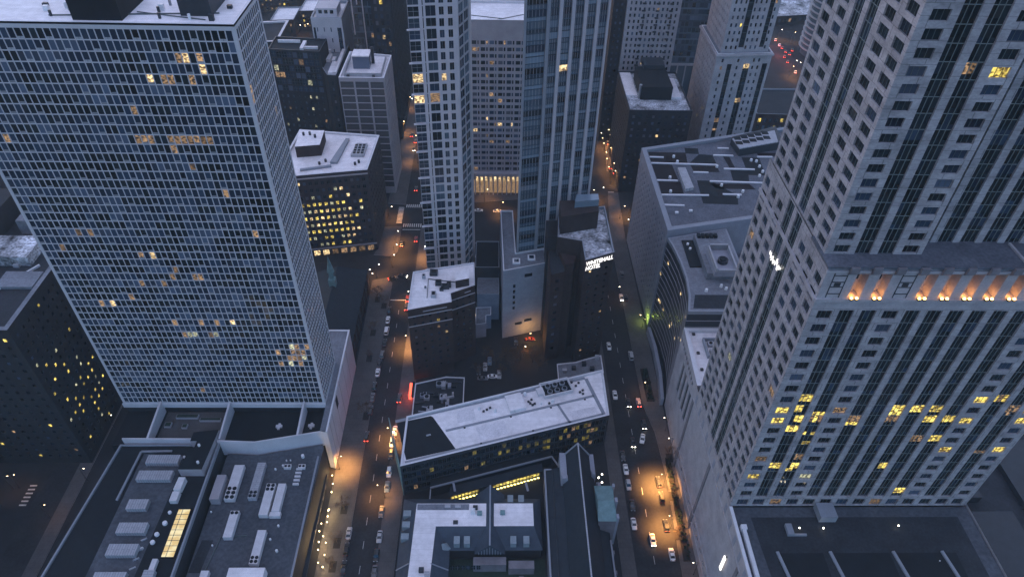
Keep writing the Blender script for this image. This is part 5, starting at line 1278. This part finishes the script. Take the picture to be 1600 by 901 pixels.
# right street
rl = [('nearer of two street lamps over the bright orange pool in the right street',(1046,805),math.pi,60000,0),
 ('farther of two street lamps over the bright orange pool in the right street',(1034,740),math.pi,95000,0),
 ('white street lamp by the long blank stone wall, upper of two near the kerb bulge',(1038,652),math.pi,300,1),
 ('white street lamp by the long blank stone wall, lower of two near the kerb bulge',(1045,684),math.pi,500,1),
 ('white street lamp by the long blank stone wall close to the bottom edge',(1083,878),math.pi,300,1),
 ('street lamp on the right pavement opposite the hotel foot',(1008,597),math.pi,900,0),
 ('street lamp glowing yellow green light at the foot of the patchwork roofed block',(1001,492),math.pi,0,0),
 ('street lamp at the crosswalk corner of the right street',(982,343),math.pi,700,1),
 ('street lamp beside the hotel in the right street',(968,448),0,500,1)]
for lab,(u,v),rz,e,wh in rl:
    x,y = P(u,v,8.5); lamp(lab, x-1.75*math.cos(rz), y, rz, e if e > 5000 else e*.6, white=bool(wh))
q = bpy.data.objects.new('doorway_light', light('doorway_light', 1700, (.75,1,.12))); COL.objects.link(q); q.location = (69.6,235,3.4)
def door_lamp(label, loc, m, e, col, cat='lamp'):
    t = thing('door_lamp', label, cat, loc)
    b = MB(); x,y,z = loc; b.box(x-.5,x+.5,y-.18,y+.18,z,z+.3); b.build('housing', M['pole'], t); b = MB(); b.box(x-.45,x+.45,y-.15,y+.15,z-.1,z-.01); b.build('tube', m, t)
    if e: q = bpy.data.objects.new('door_light', light('door_light', e*3.4, col)); COL.objects.link(q); q.parent = t; q.location = (0,0,-.5)
    return t
door_lamp('green yellow door light at the narrow foot of the patchwork roofed block', (70.2,234,3.6), M['lampy'], 0, (1,1,1))
door_lamp('amber flood light at the foot of the blank panelled wall', (16.5,222.6,5.4), M['lamp'], 1600, (1,.48,.10))
t = thing('red_sign', 'glowing red sign at the foot of the brown brick block', 'sign', (-33,191,3))
b = MB(); b.box(-34.6,-33.6,186.5,193.4,3.0,5.4); b.build('panel', M['redneon'], t); b = MB(); b.box(-33.5,-32.6,186,194,5.1,5.5); b.build('canopy', M['black'], t)
q = bpy.data.objects.new('red_light', light('red_light', 9000, (1,.10,.05))); COL.objects.link(q); q.parent = t; q.location = (-1.2,-1,0)
# left street
ll = [('orange street lamp on the left pavement beside the blank white wall of the podium',(533,712),0,30000,0),
 ('orange street lamp at the right kerb beside the white roofed brick block',(634,524),math.pi,26000,0),
 ('street lamp on the right kerb of the left street beside the white roof corner',(638,455),math.pi,3500,1),
 ('street lamp at the right kerb below the white framed tower',(664,385),math.pi,3900,1),
 ('street lamp at the pavement corner in front of the lit office block, upper of three',(620,382),0,3900,1),
 ('street lamp at the pavement corner in front of the lit office block, middle of three',(616,398),0,900,1),
 ('street lamp at the pavement corner in front of the lit office block, lower of three',(592,413),0,2200,1),
 ('left street lamp of a close pair at the side street below the lit office',(578,421),0,900,1),
 ('right street lamp of a close pair at the side street below the lit office',(582,427),0,300,1),
 ('street lamp by the crosswalks on the left pavement',(622,361),0,3900,1),
 ('street lamp left of the upper crosswalk',(612,323),0,2500,1),
 ('nearest of four street lamps far up the left street past the grey slab',(650,212),math.pi,3000,0),
 ('second of four street lamps far up the left street past the grey slab',(646,236),math.pi,9000,0),
 ('third of four street lamps far up the left street past the grey slab',(641,152),math.pi,1800,0),
 ('farthest of four street lamps far up the left street past the grey slab',(622,132),0,1200,1),
 ('orange street lamp far up the left street in the gap beside the grey brown slab',(631,190),0,9000,0),
 ('street lamp throwing a dim pool in the middle of the left street',(606,668),math.pi,20000,0),
 ('street lamp at the right kerb of the left street opposite the skewed modern block',(590,757),math.pi,14000,0)]
for lab,(u,v),rz,e,wh in ll:
    x,y = P(u,v,8.5); lamp(lab, x-1.75*math.cos(rz), y, rz, e, white=bool(wh))
# lit colonnade plaza, far streets, side alley on the left
for lab,(u,v),e,wh in (
 ('street lamp in front of the glowing colonnade, right of two',(786,316),3900,0),('street lamp in front of the glowing colonnade, left of two',(762,296),2000,0),
 ('street lamp in the dark alley left of the podium, upper of two',(174,648),40,1),('street lamp in the dark alley left of the podium, lower of two',(131,731),40,1),
 ('orange street lamp in the dark square at the lower left',(70,788),200,0),('left lamp of two glowing orange at the edge of the dark square, lower left',(12,743),400,0),('right lamp of two glowing orange at the edge of the dark square, lower left',(22,741),0,0),
 ('street lamp at the far left edge beyond the speckled dark block',(10,381),1500,0),
 ('street lamp at the left edge glowing orange beyond the speckled dark block',(20,358),2500,0),
 ('street lamp by the foot of the finned tower at the far corner',(928,297),2500,0),('street lamp on the corner between the finned tower and the hotel',(943,293),1500,1),
 ('orange street lamp before the narrow dark wall of the rough roofed block, left of two',(976,322),2500,0),('orange street lamp before the narrow dark wall of the rough roofed block, right of two',(990,318),2500,0),
 ('bright white street lamp on the far red lit street at the top right',(1222,47),2500,1),('yellow street lamp on the far red lit street at the top right',(1243,51),1500,0),
 ('white street lamp beside the curved tower on the far red lit street, left of two',(1245,95),900,1),('white street lamp beside the curved tower on the far red lit street, right of two',(1251,98),900,1),
 ('orange street lamp pooling on the far lit street at the top right',(1240,104),3500,0),
 ('lone white street lamp in the dark trees at the top right',(1214,13),400,1),
 ('street lamp in the dark car park under the blank panelled wall',(821,541),500,1),
 ('brightest white street lamp among the bare trees at the top left',(469,40),900,1),
 ('street lamp among the trees at the top left, left of the brightest one',(450,36),300,0),('street lamp among the trees at the top left, right of the brightest one',(481,38),300,0)):
    x,y = P(u,v,8.5); lamp(lab, x-1.75, y, 0, e, white=bool(wh))
# string of lamps up the far right street
k = 0
for u,v in [(957,267),(956,261),(955,255),(953,248),(956,241),(952,238),(950,231),(948,224),(954,229),(946,216),(951,219),(944,208),(949,211),(942,200),(947,203),(941,193),(945,195),(938,186),(943,188),(937,178),(941,180),(936,170),(940,160)]:
    x,y = P(u,v,8.5); lamp('warm street lamp in the dense string of lights along the far right street', x, y, math.pi if k % 2 else 0, 3900 if k % 3 == 0 else 0, group='lamps in the far right street'); k += 1
# bollard lights along the shop pavement at lower left
def bollard(x, y, e):
    t = thing('bollard_light', 'small warm bollard light in the row along the shop front at lower left', 'light', (x,y,.14), 'bollard lights by the shop front')
    b = MB(); b.tube((x,y,.14),(x,y,2.6),.06,.06,6); b.build('post', M['pole'], t); b = MB(); b.ball((x,y,2.8),.17,0,8,5); b.build('globe', M['lamp'], t)
    if e: q = bpy.data.objects.new('bollard_glow', light('bollard_glow', e*5, (1,.66,.28))); COL.objects.link(q); q.parent = t; q.location = (.3,0,3)
for i,(u,v) in enumerate([(519,742),(520,755),(518,768),(514,795),(512,806),(511,815),(513,797),(502,817),(499,829),(505,837),(498,846),(509,847),(497,858),(497,878),(504,885),(507,866)]):
    x,y = P(u,v,2.8); bollard(x, y, 450 if i % 2 == 0 else 0)

# ------------------------------------------------------------------ bare winter trees
def tree_mesh(seed, h):
    r = random.Random(seed); tr = MB(); cr = MB()
    tr.tube((0,0,0),(0,0,h*.30),.17,.12,6,0,False)
    def grow(p, d, L, rad, lv):
        q = p+d*L; (tr if lv == 0 else cr).tube(p, q, rad, rad*.6, 4 if lv > 1 else 5, 0, False)
        if lv >= 4: return
        for k in range(r.choice((3,3,4)) if lv < 3 else 3):
            ax = Vector((r.uniform(-1,1),r.uniform(-1,1),r.uniform(-.25,.75))); nd = (d*.75+ax*.75).normalized(); nd.z = max(nd.z,-.05)
            grow(p.lerp(q, r.uniform(.55,1)), nd, L*r.uniform(.58,.8), max(.022,rad*.55), lv+1)
    for k in range(4):
        a = 2*math.pi*k/4+r.uniform(-.4,.4); grow(Vector((0,0,h*.28)), Vector((math.cos(a)*.6,math.sin(a)*.6,.8)).normalized(), h*.26, .08, 0)
    return tr.mesh('trunk', M['bark']), cr.mesh('crown', M['twig'])
TM = [tree_mesh(s,h) for s,h in ((3,7.5),(8,9),(15,6.2),(21,8))]
def bare_tree(label, x, y, k, s=1.0, group='bare street trees', z=.14):
    t = thing('bare_tree', label, 'tree', (x,y,z), group, random.uniform(0,6))
    a, b = TM[k % 4]
    for n_, m in (('trunk',a),('crown',b)):
        o = link(n_, m, t); o.scale = (s,s,s)
def pit(x, y):
    b = MB(); b.quad((x-1.2,y-2,.146),(x+1.2,y-2,.146),(x+1.2,y+2,.146),(x-1.2,y+2,.146)); o = b.build('tree_pit', M['soil'], None, 'structure')
for i,(lab,u,v) in enumerate((
 ('bare tree in a pit on the lit pavement beside the lower left store',538,795),
 ('bare tree on the pale pavement beside the lower left store, second from the lit corner',527,848),
 ('bare tree on the pale pavement at the bottom edge beside the lower left store',520,885),
 ('bare tree glowing orange at the street corner by the brownstone church',590,468),
 ('bare tree beside the orange one at the corner by the brownstone church',600,478),
 ('bare tree in a pit on the left pavement beside the blank white wall',572,650),
 ('bare tree on the left pavement below the brownstone church, nearer of two',577,560),
 ('bare tree on the left pavement below the brownstone church, farther of two',583,520),
 ('bare tree inside the planted kerb bulge at the bright orange pool',1050,775),
 ('bare tree inside the planted kerb bulge, above the orange pool',1046,715),
 ('bare tree inside the planted kerb bulge, below the orange pool',1058,835))):
    x,y = P(u,v); bare_tree(lab, x, y, i, [1,.9,.9,1.15,1,1,.9,.9,.8,.8,.8][i]); pit(x, y)
for i,(u,v) in enumerate([(760,560),(775,570),(790,558),(806,566),(818,556),(832,566),(782,585),(800,580),(748,585),(842,578)]):
    x,y = P(u,v); bare_tree('bare brown tree in the dark car park behind the skewed modern block', x, y, i, 1.1, 'car park trees', 0)
for i,(u,v) in enumerate([(430,20),(442,30),(456,24),(470,30),(484,28),(476,44),(450,46),(436,44),(465,52),(422,32)]):
    x,y = P(u,v); bare_tree('bare tree in the lamp-lit clump at the top left', x, y, i, 1.5, 'trees at the top left', 0)
for i in range(10):
    x = 236+random.uniform(-24,26); y = 660+random.uniform(-8,40); bare_tree('bare tree in the dark patch at the top right corner', x, y, i, 1.5, 'trees at the top right', 0)
def hedge(label, pts, h):
    t = thing('planting_bed', label, 'plants', (*pts[0],0)); b = MB(); b.prism(ccw(pts), .14, .5); b.build('bed', M['soil'], t)
    c = MB(); xs = [p[0] for p in pts]; ys = [p[1] for p in pts]
    for k in range(90):
        x = random.uniform(min(xs)+.4,max(xs)-.4); y = random.uniform(min(ys)+.4,max(ys)-.4); r = random.uniform(.25,.7)
        for q in range(5):
            a = random.uniform(0,6.28); c.quad((x,y,.5),(x+r*math.cos(a),y+r*math.sin(a),.5+r*random.uniform(.3,1.2)),(x+r*math.cos(a+.8),y+r*math.sin(a+.8),.5+h*random.uniform(.5,1)),(x+.1,y+.1,.5+h))
    c.build('shrubs', M['hedge'], t, 'stuff')
hedge('dark planted bed in the pavement bulge along the blank stone wall, near the orange pool', [(65.8,118),(68.2,118),(68.6,160),(66.8,160)], 1.0)
hedge('dark planted bed along the right pavement farther up beside the stone wing', [(64.2,188),(67.4,188),(67.2,206),(64,206)], .9)

# ------------------------------------------------------------------ cars
PAINT = {n: mat('car_'+n, c, .3, spec=.6) for n,c in dict(white=(.75,.75,.76),silver=(.38,.39,.41),dark=(.018,.02,.024),grey=(.11,.115,.12),red=(.28,.03,.025),blue=(.10,.17,.25),pink=(.62,.42,.42)).items()}
def loft(b, secs, m=0):
    """secs: list of (x, half width, z) rings from section outlines"""
    for a, c_ in zip(secs, secs[1:]):
        n = len(a)
        for i in range(n): b.quad(a[i], a[(i+1)%n], c_[(i+1)%n], c_[i], m)
    b.ngon(secs[0][::-1], m); b.ngon(secs[-1], m)
def proto_car(kind):
    t = thing('parked_car', '', 'car', (0,0,0))
    L, Wd = (4.7,1.84) if kind != 'van' else (5.4,2.0); hb = .92 if kind != 'van' else 1.1
    def ring(y, w, z0, z1, c=.16): return [(-w,y,z0),(w,y,z0),(w,y,z1-c),(w-c,y,z1),(-w+c,y,z1),(-w,y,z1-c)]
    h = L/2; w = Wd/2
    b = MB(); loft(b, [ring(-h,w*.78,.35,.66),ring(-h+.18,w*.93,.28,.78),ring(-h+.9,w,.25,hb-.04),ring(-.6,w,.25,hb),ring(h-1.4,w,.25,hb),ring(h-.3,w*.94,.28,hb-.06),ring(h,w*.82,.36,.74)]); body = b.build('body', PAINT['white'], t)
    if kind == 'van': yf0,yf1,yb1,yb0,hr = -h+.9,-h+1.8,h-.5,h-.15,2.0
    elif kind == 'suv': yf0,yf1,yb1,yb0,hr = -h+1.25,-h+2.0,h-.75,h-.3,1.66
    else: yf0,yf1,yb1,yb0,hr = -h+1.3,-h+2.1,h-1.5,h-.75,1.42
    g_ = MB(); lo = w*.92; hi = w*.74
    a = [(-lo,yf0,hb-.03),(lo,yf0,hb-.03),(lo,yb0,hb-.03),(-lo,yb0,hb-.03)]; c_ = [(-hi,yf1,hr-.03),(hi,yf1,hr-.03),(hi,yb1,hr-.03),(-hi,yb1,hr-.03)]
    for i in range(4): g_.quad(a[i],a[(i+1)%4],c_[(i+1)%4],c_[i])
    g_.build('windows', M['carglass'], t)
    r = MB(); r.hexa([(-hi-.03,yf1-.04,hr-.05),(hi+.03,yf1-.04,hr-.05),(hi+.03,yb1+.04,hr-.05),(-hi-.03,yb1+.04,hr-.05),(-hi+.12,yf1+.15,hr+.03),(hi-.12,yf1+.15,hr+.03),(hi-.12,yb1-.15,hr+.03),(-hi+.12,yb1-.15,hr+.03)])
    for s_ in (-1,1): 
        r.bar((s_*lo*.985,yf0+.03,hb-.02),(s_*hi,yf1,hr-.03),.09); r.bar((s_*lo*.985,yb0-.03,hb-.02),(s_*hi,yb1,hr-.03),.09); r.bar((s_*lo*.99,(yf0+yb0)/2+.1,hb-.02),(s_*hi,(yf1+yb1)/2+.1,hr-.03),.08)
    r.build('roof', PAINT['white'], t)
    for sx in (-1,1):
        for sy in (-1,1):
            wb = MB(); wb.tube((sx*(w-.20),sy*h*.60,.33),(sx*(w+.02),sy*h*.60,.33),.33,.33,12); wo = wb.build('wheel', M['rubber'], t); rb = MB(); rb.tube((sx*(w+.021),sy*h*.60,.33),(sx*(w+.035),sy*h*.60,.33),.2,.2,10); rb.build('rim', M['rim'], wo)
        lb = MB(); lb.box(sx*w*.62-.2,sx*w*.62+.2,-h-.02,-h+.16,.56,.72); lb.build('headlight', M['headoff'], t)
        tb = MB(); tb.box(sx*w*.66-.17,sx*w*.66+.17,h-.16,h+.03,.60,.80); tb.build('taillight', M['tailoff'], t)
        mb_ = MB(); mb_.box(sx*(w+.09)-.09,sx*(w+.09)+.09,yf0+.25,yf0+.42,hb-.02,hb+.14); mb_.build('mirror', PAINT['white'], t)
    return t
PC = {k: proto_car(k) for k in ('sedan','suv','van')}; used = {k: False for k in PC}
def car(label, u, v, kind, col, head, lights='', group='cars in the streets', z0=.004, xy=None, parked=True):
    """head: direction the nose points, degrees; 0 means towards the camera"""
    src = PC[kind]; t = src if not used[kind] else copy_tree(src); used[kind] = True
    x, y = xy or P(u, v, .8); t.location = (x,y,z0); t.rotation_euler = (0,0,R_(head)); t['label'] = label; t['group'] = group
    t.name = 'parked_car' if parked else 'moving_car'
    for o in t.children_recursive:
        n = o.name.split('.')[0]
        if n in ('body','roof','mirror'): o.material_slots[0].link = 'OBJECT'; o.material_slots[0].material = PAINT[col]
        if n == 'headlight' and 'h' in lights: o.material_slots[0].link = 'OBJECT'; o.material_slots[0].material = M['head']
        if n == 'taillight' and 't' in lights: o.material_slots[0].link = 'OBJECT'; o.material_slots[0].material = M['tail']
    if 'h' in lights:
        l = bpy.data.lights.get('headlamp_beam')
        if l is None:
            l = bpy.data.lights.new('headlamp_beam','SPOT'); l.energy = 350*LS; l.color = (1,.85,.6); l.spot_size = R_(70); l.spot_blend = .8; l.shadow_soft_size = .15
        q = bpy.data.objects.new('headlamp_beam', l); COL.objects.link(q); q.parent = t; q.location = (0,-2.5,.75); q.rotation_euler = (R_(-72),0,0)
D180 = 180
for args in (
 # left street, right kerb, from the skewed block downwards
 ('farther car of the white pair parked beside the skewed modern block corner',617,672,'sedan','white',0),
 ('nearer car of the white pair parked beside the skewed modern block corner',613,690,'suv','white',0),
 ('dark car parked right behind the white pair on the left street',611,708,'sedan','dark',0),
 ('white long roofed car parked by the planted strip of the skewed modern block',608,736,'suv','white',0),
 ('pale blue car parked at the end of the planted strip of the skewed modern block',605,759,'sedan','blue',0),
 ('grey car at the right kerb of the left street, below the pale blue one',596,798,'sedan','grey',0),
 ('silver car at the right kerb of the left street, between two darker cars',593,837,'sedan','silver',0),
 ('dark car parked at the right kerb of the left street below the silver one',588,866,'suv','dark',0),
 ('dark car parked at the right kerb of the left street at the very bottom edge',585,892,'sedan','grey',0),
 ('silver car parked at the left kerb of the left street opposite the pale pavement',545,832,'sedan','silver',180),
 ('dark car parked at the left kerb of the left street just below the silver one',541,857,'suv','dark',180),
 ('dark car parked at the left kerb of the left street at the bottom edge',537,885,'sedan','dark',180),
 ('white car parked alone at the left kerb beside the long blank white wall',590,581,'sedan','white',180),
 ('white van parked in the row below the orange corner tree',604,516,'van','white',180),
 ('white car parked in the row just above the white van',606,499,'sedan','white',180),
 ('dark car at the head of the parked row below the orange corner tree',608,484,'suv','dark',180),
 ('dark car parked just below the white van on the left street',601,535,'sedan','dark',180),
 ('grey car parked third below the white van on the left street',597,553,'suv','grey',180),
 ('dark car parked right above the lone white car on the left street',593,567,'sedan','dark',180),
 ('dark car parked right below the lone white car on the left street',585,603,'suv','dark',180),
 ('dark car parked second below the lone white car on the left street',582,620,'sedan','grey',180),
 ('dark car parked third below the lone white car on the left street',579,640,'sedan','dark',180),
 # right street left kerb
 ('dark car at the far end of the parked row beside the church',973,711,'sedan','dark',0),
 ('white car second from the far end of the parked row beside the church',978,732,'sedan','white',0),
 ('silver car parked beside the copper roof in the right street',982,756,'suv','silver',0),
 ('dark car parked below the copper roof at the left kerb of the right street',988,788,'sedan','dark',0),
 ('white car parked nearest the bottom of the left kerb row of the right street',990.5,817,'sedan','white',0),
 ('white car parked by the skewed modern block corner on the right street',961,616,'sedan','white',0),
 ('white car parked at the foot of the hotel on the right street',951.5,540,'sedan','white',0),
 ('dark car in the orange pool of the right street, farthest of three',1029,752,'suv','dark',180),
 ('dark car in the orange pool of the right street, middle of three',1034,776,'suv','dark',180),
 ('dark car in the orange pool of the right street, nearest of three',1041,820,'suv','dark',180),
 ('white car parked at the right kerb of the right street near the bottom edge',1050,865,'sedan','white',180),
 ('grey car parked at the right kerb of the right street opposite the hotel',986,555,'van','silver',180),
 ('dark car parked on the pavement side below the patchwork roofed block',978,465,'sedan','dark',180),
 ('dark car parked farther up below the patchwork roofed block',972,428,'sedan','grey',180)):
    car(*args)
for lab,u,v,k_,c_,hd,li in (
 ('white taxi turning in the right street just above the orange pool',1004,684,'sedan','white',-15,''),
 ('dark car driving toward the camera with bright headlights above the parked church row',989,690,'sedan','dark',0,'h'),
 ('dark car with headlights on the right street, just above the white taxi',1006,662,'suv','dark',0,'h'),
 ('pink car with red tail lights on the right street beside the skewed modern block',998,628,'suv','pink',180,'t'),  # pink is the body paint
 ('dark car coming with amber headlights, left of the pink car',982,628,'sedan','dark',0,'h'),
 ('white car driving with headlights on near the bottom of the right street',1020,842,'sedan','white',0,'h'),
 ('white car with headlights on beside the hotel, farther up the right street',971,464,'sedan','white',0,'h'),
 ('dark car with red tail lights crossing the junction below the lit office',614,434,'sedan','dark',110,'t'),
 ('dark car with headlights at the junction below the white framed tower',629,430,'sedan','dark',75,'h'),
 ('dark car with red tail lights driving away below the white framed tower',650,373,'sedan','red',180,'t'),
 ('dark car parked at the pavement edge below the crosswalks of the left street',628,380,'suv','dark',180,'t'),
 ('red car waiting first at the stop line beside the white roof',637,466,'sedan','red',180,'t'),
 ('dark car waiting second at the stop line beside the white roof',635,479,'sedan','dark',180,'t'),
 ('dark car with red tail lights beside the glowing pavement by the white wall',573,681,'suv','dark',180,'t'),
 ('dark car with red tail lights at the right kerb under the red garage sign',624,621,'suv','dark',180,'t'),
 ('white car in front of the glowing colonnade',777,329,'sedan','white',90,''),
 ('white car farther left in front of the glowing colonnade',748,328,'sedan','white',90,'')):
    car(lab,u,v,k_,c_,hd,li,'moving cars',parked=False)
for i,(u,v,c_) in enumerate([(806,532,'dark'),(828,529,'red'),(758,572,'silver'),(765,563,'blue'),(770,587,'white'),(780,584,'silver'),(754,590,'grey'),(748,578,'dark')]):
    car('car standing in the dark car park between the brown block and the hotel',u,v,'sedan',c_,random.choice((90,70,0)),'', 'car park cars',.002)
for i in range(26):   # tiny far cars
    u, v = random.choice([(648+random.uniform(-6,8),random.uniform(150,300)),(random.uniform(940,958),0)]); 
    if v == 0: v = random.uniform(170,300); u = 936+(v-170)*.16+random.uniform(0,8)
    car('small distant car in the far lamp-lit stretch of the two streets',u,v,'sedan',random.choice(['dark','grey','white','red']),180 if i % 2 else 0,'t' if i % 2 else 'h','distant cars',parked=False) if i < 12 else None
for u,v,e,c_ in ((1220,78,9000,(1,.22,.20)),(1236,92,6000,(1,.30,.2)),(1244,118,5000,(1,.40,.12)),(1212,64,5000,(1,.3,.3))):
    x,y = P(u,v,5); q = bpy.data.objects.new('street_glow', light('street_glow', e, c_)); COL.objects.link(q); q.location = (x,y,5)
for i,(u,v) in enumerate([(1222,74),(1228,80),(1234,84),(1226,88),(1218,70),(1238,78),(1212,62),(1243,112),(1231,96)]):
    car('distant car with red lights on the far red lit street at the top right',u,v,'sedan',random.choice(['dark','red','white']),160,'t','red lit distant cars',parked=False)

# ------------------------------------------------------------------ evening air
hz = MB(); hz.box(-420,420,-60,760,-1,240); ho = hz.build('haze', [], None, 'stuff')
hm = bpy.data.materials.new('haze'); hm.use_nodes = True; ht = hm.node_tree; ht.nodes.remove(ht.nodes['Principled BSDF'])
pv = ht.nodes.new('ShaderNodeVolumePrincipled'); pv.inputs['Color'].default_value = (.66,.86,1,1); pv.inputs['Density'].default_value = .00014
ht.links.new(pv.outputs[0], ht.nodes['Material Output'].inputs['Volume']); ho.data.materials.append(hm)
